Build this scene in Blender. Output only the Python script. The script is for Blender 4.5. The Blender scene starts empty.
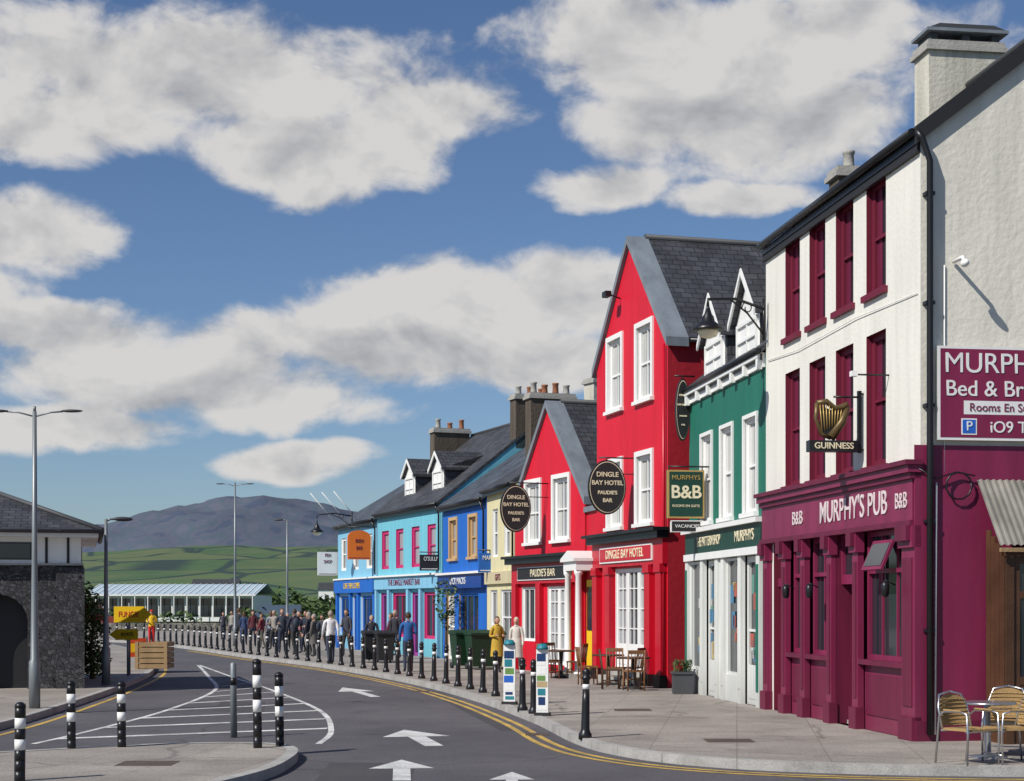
import bpy, math, random
from mathutils import Vector, Matrix, noise
random.seed(7)
S=bpy.context.scene
COL=S.collection
# ------------------------------------------------------------------ materials
MC={}
def nmat(name):
    m=bpy.data.materials.new(name); m.use_nodes=True
    nt=m.node_tree; b=nt.nodes['Principled BSDF']; return m,nt,b
def paint(name,col,rough=.6,var=.10,bump=.12,scale=9,metal=0,streak=True,spec=.4,grime=0):
    if name in MC: return MC[name]
    m,nt,b=nmat(name); N=nt.nodes; Lk=nt.links
    tc=N.new('ShaderNodeTexCoord')
    n1=N.new('ShaderNodeTexNoise'); n1.inputs['Scale'].default_value=1.1; n1.inputs['Detail'].default_value=6
    mp=N.new('ShaderNodeMapping'); mp.inputs['Scale'].default_value=(2.4,2.4,.35) if streak else (1.5,1.5,1.5)
    Lk.new(tc.outputs['Object'],mp.inputs['Vector']); Lk.new(mp.outputs[0],n1.inputs['Vector'])
    mr=N.new('ShaderNodeMapRange'); mr.inputs[1].default_value=.3; mr.inputs[2].default_value=.7
    mr.inputs[3].default_value=1-var; mr.inputs[4].default_value=1+var*.35
    Lk.new(n1.outputs['Fac'],mr.inputs[0])
    vm=N.new('ShaderNodeVectorMath'); vm.operation='SCALE'; vm.inputs[0].default_value=col[:3]
    Lk.new(mr.outputs[0],vm.inputs['Scale']); out=vm.outputs[0]
    if grime:
        sp=N.new('ShaderNodeSeparateXYZ'); Lk.new(tc.outputs['Object'],sp.inputs[0])
        g1=N.new('ShaderNodeMapRange'); g1.inputs[1].default_value=0; g1.inputs[2].default_value=.9; g1.inputs[3].default_value=1; g1.inputs[4].default_value=0; Lk.new(sp.outputs[2],g1.inputs[0])
        n3=N.new('ShaderNodeTexNoise'); n3.inputs['Scale'].default_value=1; n3.inputs['Detail'].default_value=7
        m3=N.new('ShaderNodeMapping'); m3.inputs['Scale'].default_value=(7,7,.5); Lk.new(tc.outputs['Object'],m3.inputs[0]); Lk.new(m3.outputs[0],n3.inputs['Vector'])
        g2=N.new('ShaderNodeMapRange'); g2.inputs[1].default_value=.52; g2.inputs[2].default_value=.8; g2.inputs[3].default_value=0; g2.inputs[4].default_value=.9; Lk.new(n3.outputs['Fac'],g2.inputs[0])
        ad=N.new('ShaderNodeMath'); ad.operation='ADD'; ad.use_clamp=True; Lk.new(g1.outputs[0],ad.inputs[0]); Lk.new(g2.outputs[0],ad.inputs[1])
        ml=N.new('ShaderNodeMath'); ml.operation='MULTIPLY'; ml.inputs[1].default_value=grime; Lk.new(ad.outputs[0],ml.inputs[0])
        mx=N.new('ShaderNodeMix'); mx.data_type='RGBA'; Lk.new(ml.outputs[0],mx.inputs['Factor']); Lk.new(out,mx.inputs['A']); mx.inputs['B'].default_value=(col[0]*.35+.04,col[1]*.35+.035,col[2]*.35+.03,1); out=mx.outputs['Result']
    Lk.new(out,b.inputs['Base Color'])
    n2=N.new('ShaderNodeTexNoise'); n2.inputs['Scale'].default_value=scale; n2.inputs['Detail'].default_value=5
    Lk.new(tc.outputs['Object'],n2.inputs['Vector'])
    bp=N.new('ShaderNodeBump'); bp.inputs['Strength'].default_value=bump; bp.inputs['Distance'].default_value=.03
    Lk.new(n2.outputs['Fac'],bp.inputs['Height']); Lk.new(bp.outputs[0],b.inputs['Normal'])
    b.inputs['Roughness'].default_value=rough; b.inputs['Metallic'].default_value=metal
    b.inputs['Specular IOR Level'].default_value=spec
    MC[name]=m; return m
def brickm(name,c1,c2,mortar,w,h,ms=.01,rough=.6,bump=.5,off=.5,noisev=.25):
    if name in MC: return MC[name]
    m,nt,b=nmat(name); N=nt.nodes; Lk=nt.links
    uv=N.new('ShaderNodeUVMap'); uv.uv_map='UVMap'
    br=N.new('ShaderNodeTexBrick'); br.inputs['Scale'].default_value=1
    br.inputs['Brick Width'].default_value=w; br.inputs['Row Height'].default_value=h
    br.inputs['Mortar Size'].default_value=ms; br.offset=off
    br.inputs['Color1'].default_value=(*c1,1); br.inputs['Color2'].default_value=(*c2,1); br.inputs['Mortar'].default_value=(*mortar,1)
    Lk.new(uv.outputs[0],br.inputs['Vector'])
    n=N.new('ShaderNodeTexNoise'); n.inputs['Scale'].default_value=1.3; n.inputs['Detail'].default_value=8
    Lk.new(uv.outputs[0],n.inputs['Vector'])
    mr=N.new('ShaderNodeMapRange'); mr.inputs[1].default_value=.3; mr.inputs[2].default_value=.7; mr.inputs[3].default_value=1-noisev; mr.inputs[4].default_value=1+noisev
    Lk.new(n.outputs['Fac'],mr.inputs[0])
    vm=N.new('ShaderNodeVectorMath'); vm.operation='SCALE'; Lk.new(br.outputs['Color'],vm.inputs[0]); Lk.new(mr.outputs[0],vm.inputs['Scale'])
    Lk.new(vm.outputs[0],b.inputs['Base Color'])
    bp=N.new('ShaderNodeBump'); bp.invert=True; bp.inputs['Strength'].default_value=bump; bp.inputs['Distance'].default_value=.02
    Lk.new(br.outputs['Fac'],bp.inputs['Height']); Lk.new(bp.outputs[0],b.inputs['Normal'])
    b.inputs['Roughness'].default_value=rough
    MC[name]=m; return m
def voro(name,cols,scale,rough=.9,bump=.8,edge=(.12,.12,.12),coord='Object'):
    if name in MC: return MC[name]
    m,nt,b=nmat(name); N=nt.nodes; Lk=nt.links
    tc=N.new('ShaderNodeTexCoord')
    v=N.new('ShaderNodeTexVoronoi'); v.inputs['Scale'].default_value=scale
    e=N.new('ShaderNodeTexVoronoi'); e.feature='DISTANCE_TO_EDGE'; e.inputs['Scale'].default_value=scale
    Lk.new(tc.outputs[coord],v.inputs['Vector']); Lk.new(tc.outputs[coord],e.inputs['Vector'])
    sx=N.new('ShaderNodeSeparateColor'); Lk.new(v.outputs['Color'],sx.inputs[0])
    cr=N.new('ShaderNodeValToRGB'); cr.color_ramp.elements[0].color=(*cols[0],1); cr.color_ramp.elements[1].color=(*cols[-1],1)
    for i,c in enumerate(cols[1:-1]):
        el=cr.color_ramp.elements.new((i+1)/(len(cols)-1)); el.color=(*c,1)
    Lk.new(sx.outputs[0],cr.inputs[0])
    mr=N.new('ShaderNodeMapRange'); mr.inputs[1].default_value=0; mr.inputs[2].default_value=.06
    Lk.new(e.outputs['Distance'],mr.inputs[0])
    mx=N.new('ShaderNodeMix'); mx.data_type='RGBA'; mx.inputs['A'].default_value=(*edge,1)
    Lk.new(mr.outputs[0],mx.inputs['Factor']); Lk.new(cr.outputs[0],mx.inputs['B']); Lk.new(mx.outputs['Result'],b.inputs['Base Color'])
    bp=N.new('ShaderNodeBump'); bp.inputs['Strength'].default_value=bump; bp.inputs['Distance'].default_value=.05
    Lk.new(mr.outputs[0],bp.inputs['Height']); Lk.new(bp.outputs[0],b.inputs['Normal'])
    b.inputs['Roughness'].default_value=rough; MC[name]=m; return m
def glassm(name,col=(.02,.026,.034),rough=.06):
    if name in MC: return MC[name]
    m,nt,b=nmat(name); b.inputs['Base Color'].default_value=(*col,1); b.inputs['Roughness'].default_value=rough
    b.inputs['Specular IOR Level'].default_value=.8
    N=nt.nodes; tc=N.new('ShaderNodeTexCoord'); n=N.new('ShaderNodeTexNoise'); n.inputs['Scale'].default_value=1.6
    nt.links.new(tc.outputs['Object'],n.inputs['Vector']); bp=N.new('ShaderNodeBump'); bp.inputs['Strength'].default_value=.05
    nt.links.new(n.outputs['Fac'],bp.inputs['Height']); nt.links.new(bp.outputs[0],b.inputs['Normal'])
    MC[name]=m; return m
def groundm(name,cA,cB,fine,bump,rough=.9,joints=None,patch=.15,cracks=False,stain=0):
    m,nt,b=nmat(name); N=nt.nodes; Lk=nt.links
    tc=N.new('ShaderNodeTexCoord')
    a=N.new('ShaderNodeTexNoise'); a.inputs['Scale'].default_value=patch; a.inputs['Detail'].default_value=9; a.inputs['Roughness'].default_value=.65
    f=N.new('ShaderNodeTexNoise'); f.inputs['Scale'].default_value=fine; f.inputs['Detail'].default_value=4
    Lk.new(tc.outputs['Object'],a.inputs['Vector']); Lk.new(tc.outputs['Object'],f.inputs['Vector'])
    cr=N.new('ShaderNodeValToRGB'); cr.color_ramp.elements[0].position=.35; cr.color_ramp.elements[1].position=.65
    cr.color_ramp.elements[0].color=(*cA,1); cr.color_ramp.elements[1].color=(*cB,1); Lk.new(a.outputs['Fac'],cr.inputs[0])
    mr=N.new('ShaderNodeMapRange'); mr.inputs[1].default_value=.25; mr.inputs[2].default_value=.75; mr.inputs[3].default_value=.72; mr.inputs[4].default_value=1.28
    Lk.new(f.outputs['Fac'],mr.inputs[0])
    vm=N.new('ShaderNodeVectorMath'); vm.operation='SCALE'; Lk.new(cr.outputs[0],vm.inputs[0]); Lk.new(mr.outputs[0],vm.inputs['Scale'])
    out=vm.outputs[0]; hgt=f.outputs['Fac']
    if joints:
        br=N.new('ShaderNodeTexBrick'); br.inputs['Brick Width'].default_value=joints[0]; br.inputs['Row Height'].default_value=joints[1]
        br.inputs['Mortar Size'].default_value=joints[2]; br.inputs['Scale'].default_value=1
        br.inputs['Color1'].default_value=(1,1,1,1); br.inputs['Color2'].default_value=(.90,.90,.90,1); br.inputs['Mortar'].default_value=(.68,.67,.65,1)
        mp=N.new('ShaderNodeMapping'); mp.inputs['Rotation'].default_value=(0,0,math.radians(98))
        Lk.new(tc.outputs['Object'],mp.inputs[0]); Lk.new(mp.outputs[0],br.inputs['Vector'])
        mm=N.new('ShaderNodeVectorMath'); mm.operation='MULTIPLY'; Lk.new(out,mm.inputs[0]); Lk.new(br.outputs['Color'],mm.inputs[1]); out=mm.outputs[0]
    if cracks:
        v=N.new('ShaderNodeTexVoronoi'); v.feature='DISTANCE_TO_EDGE'; v.inputs['Scale'].default_value=.22
        dn=N.new('ShaderNodeTexNoise'); dn.inputs['Scale'].default_value=.6; Lk.new(tc.outputs['Object'],dn.inputs['Vector'])
        ad=N.new('ShaderNodeVectorMath'); ad.operation='ADD'; Lk.new(tc.outputs['Object'],ad.inputs[0]); Lk.new(dn.outputs['Color'],ad.inputs[1]); Lk.new(ad.outputs[0],v.inputs['Vector'])
        m2=N.new('ShaderNodeMapRange'); m2.inputs[1].default_value=.002; m2.inputs[2].default_value=.01; m2.inputs[3].default_value=.66; m2.inputs[4].default_value=1
        Lk.new(v.outputs['Distance'],m2.inputs[0])
        mm=N.new('ShaderNodeVectorMath'); mm.operation='SCALE'; Lk.new(out,mm.inputs[0]); Lk.new(m2.outputs[0],mm.inputs['Scale']); out=mm.outputs[0]
    if stain:
        sn=N.new('ShaderNodeTexNoise'); sn.inputs['Scale'].default_value=1.1; sn.inputs['Detail'].default_value=8; sn.inputs['Roughness'].default_value=.7; Lk.new(tc.outputs['Object'],sn.inputs['Vector'])
        m4=N.new('ShaderNodeMapRange'); m4.inputs[1].default_value=.54; m4.inputs[2].default_value=.72; m4.inputs[3].default_value=1; m4.inputs[4].default_value=1-stain; Lk.new(sn.outputs['Fac'],m4.inputs[0])
        mm=N.new('ShaderNodeVectorMath'); mm.operation='SCALE'; Lk.new(out,mm.inputs[0]); Lk.new(m4.outputs[0],mm.inputs['Scale']); out=mm.outputs[0]
    Lk.new(out,b.inputs['Base Color'])
    bp=N.new('ShaderNodeBump'); bp.inputs['Strength'].default_value=bump; bp.inputs['Distance'].default_value=.02
    Lk.new(hgt,bp.inputs['Height']); Lk.new(bp.outputs[0],b.inputs['Normal']); b.inputs['Roughness'].default_value=rough
    return m
def leafm(name,cols):
    if name in MC: return MC[name]
    m,nt,b=nmat(name); N=nt.nodes; Lk=nt.links
    tc=N.new('ShaderNodeTexCoord'); n=N.new('ShaderNodeTexNoise'); n.inputs['Scale'].default_value=1.7; n.inputs['Detail'].default_value=6
    Lk.new(tc.outputs['Object'],n.inputs['Vector']); cr=N.new('ShaderNodeValToRGB')
    cr.color_ramp.elements[0].position=.35; cr.color_ramp.elements[1].position=.65
    cr.color_ramp.elements[0].color=(*cols[0],1); cr.color_ramp.elements[1].color=(*cols[1],1)
    Lk.new(n.outputs['Fac'],cr.inputs[0]); Lk.new(cr.outputs[0],b.inputs['Base Color']); b.inputs['Roughness'].default_value=.7
    MC[name]=m; return m

WHITE=paint('white_render',(.73,.71,.645),.75,.10,.2,14,grime=.22)
GABLE=paint('cream_render',(.72,.69,.60),.8,.12,.35,11,grime=.25)
WTRIM=paint('white_trim',(.76,.76,.74),.45,.05,.05)
WSHOP=paint('white_shopfront_paint',(.68,.69,.66),.45,.10,.06,grime=.45)
RED=paint('red_render',(.62,.008,.028),.55,.14,.22,16,grime=.25)
REDD=paint('red_gloss',(.48,.006,.022),.35,.12,.08)
MAR=paint('maroon_paint',(.215,.020,.068),.42,.24,.1,grime=.25)
MARD=paint('maroon_dark',(.14,.012,.042),.5,.25,.1)
MARW=paint('maroon_window_paint',(.15,.010,.032),.6,.2,.1)
GREEN=paint('green_render',(.012,.145,.10),.6,.14,.22,15,grime=.25)
GREEND=paint('dark_green_paint',(.01,.05,.035),.45)
CREAM=paint('cream_yellow_render',(.66,.60,.36),.7,.1,.2,grime=.3)
BLUE=paint('blue_render',(.010,.12,.48),.6,.12,.2,grime=.2)
TURQ=paint('turquoise_render',(.15,.46,.57),.65,.1,.2,grime=.3)
LBLUE=paint('light_blue_render',(.20,.46,.63),.65,.1,.2,grime=.3)
PINK=paint('pink_paint',(.50,.03,.15),.5)
LIP=paint('lip_tone',(.35,.10,.09),.6)
ORANGE=paint('orange_paint',(.75,.17,.02),.5)
YEL=paint('yellow_paint',(.80,.52,.01),.5,.06,.05)
BLACK=paint('black_paint',(.012,.012,.014),.35,.2,.05)
MBLK=paint('matt_black',(.02,.02,.022),.6)
DGREY=paint('dark_grey',(.06,.062,.068),.6)
STEEL=paint('galvanised_steel',(.22,.24,.25),.45,.15,.05,metal=.4)
ALU=paint('brushed_aluminium',(.55,.56,.57),.3,.1,.02,metal=.9)
LEAD=paint('lead_coping',(.19,.22,.25),.6,.25,.2,grime=.3)
CONC=paint('concrete_trim',(.36,.35,.32),.85,.2,.4,20)
STONEC=paint('chimney_render',(.55,.53,.45),.9,.25,.5,12,grime=.4)
BROWNC=paint('brown_chimney_render',(.10,.080,.060),.9,.35,.6,10)
TERRA=paint('terracotta',(.30,.12,.06),.8,.3,.1)
WOOD=paint('brown_wood',(.085,.038,.018),.55,.4,.2,30,streak=False)
WOODL=paint('weathered_wood',(.33,.22,.11),.75,.3,.3,20)
WICK=paint('wicker_weave',(.50,.32,.13),.6,.3,.8,120,streak=False)
GOLD=paint('gold_leaf',(.50,.34,.11),.4,.1,.05,metal=.3)
BRONZE=paint('dull_bronze',(.14,.095,.04),.45,.3,.1,metal=.4)
CREAMT=paint('cream_lettering',(.74,.66,.46),.5,.05,.02)
SILVT=paint('silver_lettering',(.68,.58,.59),.45,.05,.02)
SLATE=brickm('roof_slate',(.058,.061,.068),(.034,.036,.042),(.012,.012,.014),.30,.20,.012,.62,.7,.5,.4)
SLATEB=brickm('blue_grey_slate',(.075,.09,.11),(.05,.06,.075),(.02,.022,.026),.30,.20,.012,.6,.7,.5,.35)
RUBBLE=voro('rubble_stone',[(.028,.028,.032),(.05,.05,.055),(.09,.09,.095)],11,.9,1.0,(.018,.018,.02))
GLASS=glassm('window_glass')
GLASSL=glassm('window_glass_with_blind',(.30,.32,.34),.12)
NET=paint('net_curtain',(.50,.50,.48),.8,.25,.3)
POLY=paint('corrugated_sheet',(.25,.235,.20),.6,.4,.15,grime=.4)
ROADM=groundm('asphalt',(.066,.062,.070),(.104,.097,.105),38,.4,.85,None,.22,True,.28)
PAVM=groundm('pavement_concrete',(.22,.197,.174),(.35,.315,.277),22,.25,.85,(1.9,1.2,.010),.45,True,.38)
KERBM=groundm('granite_kerb',(.30,.29,.27),(.42,.41,.39),60,.3,.8,(.9,50,.012),2,False,.3)
GRASS=groundm('grass_field',(.045,.085,.02),(.085,.12,.035),4,.5,.95,None,.02)
WPAINT=groundm('white_road_paint',(.36,.36,.35),(.72,.72,.70),30,.2,.7,None,1.5,False,.5)
YPAINT=groundm('yellow_road_paint',(.34,.22,.06),(.60,.40,.08),30,.2,.7,None,1.5,False,.5)
LEAF=leafm('hedge_leaves',((.025,.05,.012),(.08,.13,.03)))
LEAF2=leafm('shrub_leaves',((.035,.07,.012),(.11,.17,.035)))
BARK=paint('bark',(.10,.07,.045),.9,.3,.8)
# ------------------------------------------------------------------ mesh builder
class MB:
    def __init__(s): s.v=[];s.f=[];s.m=[];s.sm=[];s.mats=[];s.T=None
    def mi(s,mat):
        if mat not in s.mats: s.mats.append(mat)
        return s.mats.index(mat)
    def add(s,pts):
        i=len(s.v)
        for p in pts:
            p=Vector(p); s.v.append(s.T@p if s.T else p)
        return i
    def face(s,pts,mat):
        i=s.add(pts); s.f.append(list(range(i,i+len(pts)))); s.m.append(s.mi(mat)); s.sm.append(False)
    def box(s,x0,x1,y0,y1,z0,z1,mat):
        i=s.add([(x0,y0,z0),(x1,y0,z0),(x1,y1,z0),(x0,y1,z0),(x0,y0,z1),(x1,y0,z1),(x1,y1,z1),(x0,y1,z1)])
        k=s.mi(mat)
        for q in [(0,3,2,1),(4,5,6,7),(0,1,5,4),(1,2,6,5),(2,3,7,6),(3,0,4,7)]:
            s.f.append([i+a for a in q]); s.m.append(k); s.sm.append(False)
    def prism(s,poly,vec,mat):
        n=len(poly); vec=Vector(vec); i=s.add(list(poly)+[Vector(p)+vec for p in poly]); k=s.mi(mat)
        s.f.append([i+a for a in range(n)][::-1]); s.f.append([i+n+a for a in range(n)])
        for a in range(n): s.f.append([i+a,i+(a+1)%n,i+n+(a+1)%n,i+n+a])
        s.m+= [k]*(n+2); s.sm+=[False]*(n+2)
    def tube(s,pts,rad,mat,n=8,cap=True):
        pts=[Vector(p) for p in pts]
        if not isinstance(rad,(list,tuple)): rad=[rad]*len(pts)
        k=s.mi(mat); rings=[]; ref=None
        for j,p in enumerate(pts):
            d=(pts[min(j+1,len(pts)-1)]-pts[max(j-1,0)]).normalized()
            if ref is None: ref=Vector((1,0,0)) if abs(d.x)<.8 else Vector((0,1,0))
            a=(ref-d*ref.dot(d)).normalized(); ref=a; b=d.cross(a)
            rings.append(s.add([p+(a*math.cos(t)+b*math.sin(t))*rad[j] for t in [2*math.pi*q/n for q in range(n)]]))
        for j in range(len(rings)-1):
            for q in range(n):
                s.f.append([rings[j]+q,rings[j]+(q+1)%n,rings[j+1]+(q+1)%n,rings[j+1]+q]); s.m.append(k); s.sm.append(True)
        if cap:
            s.f.append([rings[0]+q for q in range(n)][::-1]); s.f.append([rings[-1]+q for q in range(n)]); s.m+=[k,k]; s.sm+=[False,False]
    def lathe(s,c,prof,mat,n=16):
        c=Vector(c); k=s.mi(mat); rings=[]
        for r,z in prof: rings.append(s.add([c+Vector((r*math.cos(2*math.pi*q/n),r*math.sin(2*math.pi*q/n),z)) for q in range(n)]))
        for j in range(len(rings)-1):
            for q in range(n):
                s.f.append([rings[j]+q,rings[j]+(q+1)%n,rings[j+1]+(q+1)%n,rings[j+1]+q]); s.m.append(k); s.sm.append(True)
        s.f.append([rings[0]+q for q in range(n)][::-1]); s.f.append([rings[-1]+q for q in range(n)]); s.m+=[k,k]; s.sm+=[False,False]
    def ell(s,c,r,mat,n=12,m=8,fn=None):
        c=Vector(c); k=s.mi(mat); rings=[]
        for j in range(1,m):
            ph=math.pi*j/m
            ring=[]
            for q in range(n):
                th=2*math.pi*q/n; d=Vector((math.sin(ph)*math.cos(th),math.sin(ph)*math.sin(th),math.cos(ph)))
                p=Vector((d.x*r[0],d.y*r[1],d.z*r[2]))
                if fn: p=fn(p,d)
                ring.append(c+p)
            rings.append(s.add(ring))
        t=s.add([c+Vector((0,0,r[2]))]); b=s.add([c-Vector((0,0,r[2]))])
        for j in range(len(rings)-1):
            for q in range(n):
                s.f.append([rings[j]+q,rings[j+1]+q,rings[j+1]+(q+1)%n,rings[j]+(q+1)%n]); s.m.append(k); s.sm.append(True)
        for q in range(n):
            s.f.append([t,rings[0]+q,rings[0]+(q+1)%n]); s.f.append([b,rings[-1]+(q+1)%n,rings[-1]+q]); s.m+=[k,k]; s.sm+=[True,True]
    def mesh(s,name):
        me=bpy.data.meshes.new(name); me.from_pydata(s.v,[],s.f)
        for mt in s.mats: me.materials.append(mt)
        me.polygons.foreach_set('material_index',s.m); me.polygons.foreach_set('use_smooth',s.sm)
        uv=me.uv_layers.new(name='UVMap'); me.update()
        for p in me.polygons:
            n=p.normal
            t=Vector((1,0,0)) if abs(n.z)>.999 else Vector((0,0,1)).cross(n).normalized()
            b=n.cross(t)
            for li in p.loop_indices:
                co=me.vertices[me.loops[li].vertex_index].co; uv.data[li].uv=(co.dot(t),co.dot(b))
        return me
    def obj(s,name,parent=None,loc=None,rz=0):
        o=bpy.data.objects.new(name,s.mesh(name)); COL.objects.link(o)
        if parent: o.parent=parent
        if loc: o.location=loc
        o.rotation_euler=(0,0,rz)
        return o
def empty(name,loc=(0,0,0),rz=0):
    e=bpy.data.objects.new(name,None); COL.objects.link(e); e.location=loc; e.rotation_euler=(0,0,rz); e.empty_display_size=.3; return e
def frame(name,B,A):
    d=Vector((A[0]-B[0],A[1]-B[1])); return empty(name,(B[0],B[1],0),math.atan2(d.y,d.x)), d.length
def text(name,body,size,loc,rot,mat,parent,align='CENTER',ext=.006,sx=1,off=0):
    cu=bpy.data.curves.new(name,'FONT'); cu.body=body; cu.size=size; cu.align_x=align; cu.align_y='CENTER'; cu.extrude=ext; cu.offset=off
    cu.materials.append(mat); o=bpy.data.objects.new(name,cu); COL.objects.link(o); o.parent=parent; o.location=loc; o.rotation_euler=rot; o.scale=(sx,1,1); return o
FR=(math.pi/2,0,0)
PR=(math.pi/2,0,math.pi/2)
def clip(poly,planes):
    for a,b,c in planes:
        out=[]
        for i in range(len(poly)):
            p=poly[i]; q=poly[(i+1)%len(poly)]; dp=a*p[0]+b*p[1]-c; dq=a*q[0]+b*q[1]-c
            if dp<=0: out.append(p)
            if (dp<0 and dq>0) or (dp>0 and dq<0):
                t=dp/(dp-dq); out.append((p[0]+(q[0]-p[0])*t,p[1]+(q[1]-p[1])*t))
        poly=out
        if len(poly)<3: return []
    return poly
def facade(mb,L,z0,z1,ops,mat,y=0,depth=.14,rev=None,planes=[],x0=0):
    xs=sorted({x0,L}|{o[0] for o in ops}|{o[1] for o in ops}); zs=sorted({z0,z1}|{o[2] for o in ops}|{o[3] for o in ops})
    for i in range(len(xs)-1):
        for j in range(len(zs)-1):
            cx=(xs[i]+xs[i+1])/2; cz=(zs[j]+zs[j+1])/2
            if any(o[0]<cx<o[1] and o[2]<cz<o[3] for o in ops): continue
            pl=clip([(xs[i],zs[j]),(xs[i+1],zs[j]),(xs[i+1],zs[j+1]),(xs[i],zs[j+1])],planes)
            if pl: mb.face([(p[0],y,p[1]) for p in pl],mat)
    for o in ops:
        a,b,c,d=o[:4]; r=rev or mat; e=y+depth
        mb.face([(a,y,c),(a,y,d),(a,e,d),(a,e,c)],r); mb.face([(b,y,c),(b,e,c),(b,e,d),(b,y,d)],r)
        mb.face([(a,y,d),(b,y,d),(b,e,d),(a,e,d)],r); mb.face([(a,y,c),(a,e,c),(b,e,c),(b,y,c)],r)
def window(mb,a,b,c,d,y,fr,gl,ft=.07,rail=True,nv=1,nh=0,curtain=None):
    mb.face([(a,y+.045,c),(b,y+.045,c),(b,y+.045,d),(a,y+.045,d)],gl)
    mb.box(a,a+ft,y-.02,y+.04,c,d,fr); mb.box(b-ft,b,y-.02,y+.04,c,d,fr)
    mb.box(a+ft,b-ft,y-.017,y+.04,c,c+ft,fr); mb.box(a+ft,b-ft,y-.017,y+.04,d-ft,d,fr)
    if rail: m=(c+d)/2; mb.box(a+ft,b-ft,y-.014,y+.035,m-.025,m+.025,fr)
    for i in range(nv):
        if nv: x=a+(b-a)*(i+1)/(nv+1); mb.box(x-.016,x+.016,y-.008,y+.03,c+ft,d-ft,fr)
    for i in range(nh):
        z=c+(d-c)*(i+1)/(nh+1); mb.box(a+ft,b-ft,y-.005,y+.028,z-.014,z+.014,fr)
    if curtain:
        w=(b-a)*.24
        mb.box(a+ft,a+ft+w,y+.03,y+.04,c+ft,d-ft,curtain); mb.box(b-ft-w,b-ft,y+.03,y+.04,c+ft,d-ft,curtain)
def surround(mb,a,b,c,d,w,pr,mat,sill=True,y=0):
    mb.box(a-w,a,y-pr,y+.02,c,d+w,mat); mb.box(b,b+w,y-pr,y+.02,c,d+w,mat); mb.box(a,b,y-pr,y+.02,d,d+w,mat)
    if sill: mb.box(a-w-.03,b+w+.03,y-pr-.06,y+.02,c-.09,c,mat)
def shell(root,L,D,eave,ridge,kind,wall,ops,roof=SLATE,rev=None,depth=.14,ov=.18,sidew=None):
    sidew=sidew or wall
    w=MB()
    if kind=='front':
        h=ridge-eave; planes=[(-h,L/2,eave*L/2),(h,L/2,eave*L/2+h*L)]
        facade(w,L,-.2,ridge,ops,wall,0,depth,rev,planes)
        w.face([(0,D,-.2),(0,D,eave),(L/2,D,ridge),(L,D,eave),(L,D,-.2)],sidew)
        for x in (0,L): w.face([(x,0,-.2),(x,D,-.2),(x,D,eave),(x,0,eave)],sidew)
    else:
        facade(w,L,-.2,eave,ops,wall,0,depth,rev)
        w.face([(0,D,-.2),(0,D,eave),(L,D,eave),(L,D,-.2)],sidew)
        for x in (0,L): w.face([(x,0,-.2),(x,D,-.2),(x,D,eave),(x,D/2,ridge),(x,0,eave)],sidew)
    w.obj('walls',root)
    r=MB()
    if kind=='front':
        s=(ridge-eave)/(L/2); o=ov; t=.13
        r.prism([(-o,-.05,eave-s*o+.02),(L/2,-.05,ridge+.02),(L+o,-.05,eave-s*o+.02),(L+o,-.05,eave-s*o+t),(L/2,-.05,ridge+t+.03),(-o,-.05,eave-s*o+t)],(0,D+.1,0),roof)
        r.tube([(L/2,.4,ridge+t+.05),(L/2,D,ridge+t+.05)],.08,DGREY)
        r.tube([(L+o+.05,.5,eave-s*o+.05),(L+o+.05,D,eave-s*o+.05)],.06,BLACK)
    else:
        s=(ridge-eave)/(D/2); o=ov; t=.13
        r.prism([(-.03,-o,eave-s*o+.02),(-.03,D/2,ridge+.02),(-.03,D+o,eave-s*o+.02),(-.03,D+o,eave-s*o+t),(-.03,D/2,ridge+t+.03),(-.03,-o,eave-s*o+t)],(L+.06,0,0),roof)
        r.tube([(-.03,D/2,ridge+t+.04),(L+.03,D/2,ridge+t+.04)],.07,DGREY)
        r.tube([(0,-o-.05,eave-s*o+.05),(L,-o-.05,eave-s*o+.05)],.065,BLACK,8)
        r.box(0,L,-o-.0,-o+.03,eave-s*o-.12,eave-s*o+.0,BLACK)
        if kind=='side': r.tube([(L-.12,-o-.05,eave-s*o),(L-.12,-.08,eave-s*o-.35),(L-.12,-.08,3.3)],.035,BLACK,6)
    r.obj('roof',root)
def chimney(root,x0,x1,y0,y1,z0,z1,mat,pots,potm=TERRA,cap=CONC):
    m=MB(); m.box(x0,x1,y0,y1,z0,z1-.2,mat); m.box(x0-.07,x1+.07,y0-.07,y1+.07,z1-.2,z1-.1,cap); m.box(x0-.03,x1+.03,y0-.03,y1+.03,z1-.1,z1,cap)
    for i in range(pots):
        t=(i+.5)/pots; px=(x0+x1)/2 if (y1-y0)>(x1-x0) else x0+(x1-x0)*t; py=y0+(y1-y0)*t if (y1-y0)>(x1-x0) else (y0+y1)/2
        hh=random.uniform(.26,.42)
        m.lathe((px,py,z1),[(.13,0),(.11,.08),(.10,hh-.07),(.12,hh-.05),(.12,hh),(.08,hh)],potm if i%3 else CONC,12)
    m.obj('chimney',root)
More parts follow.
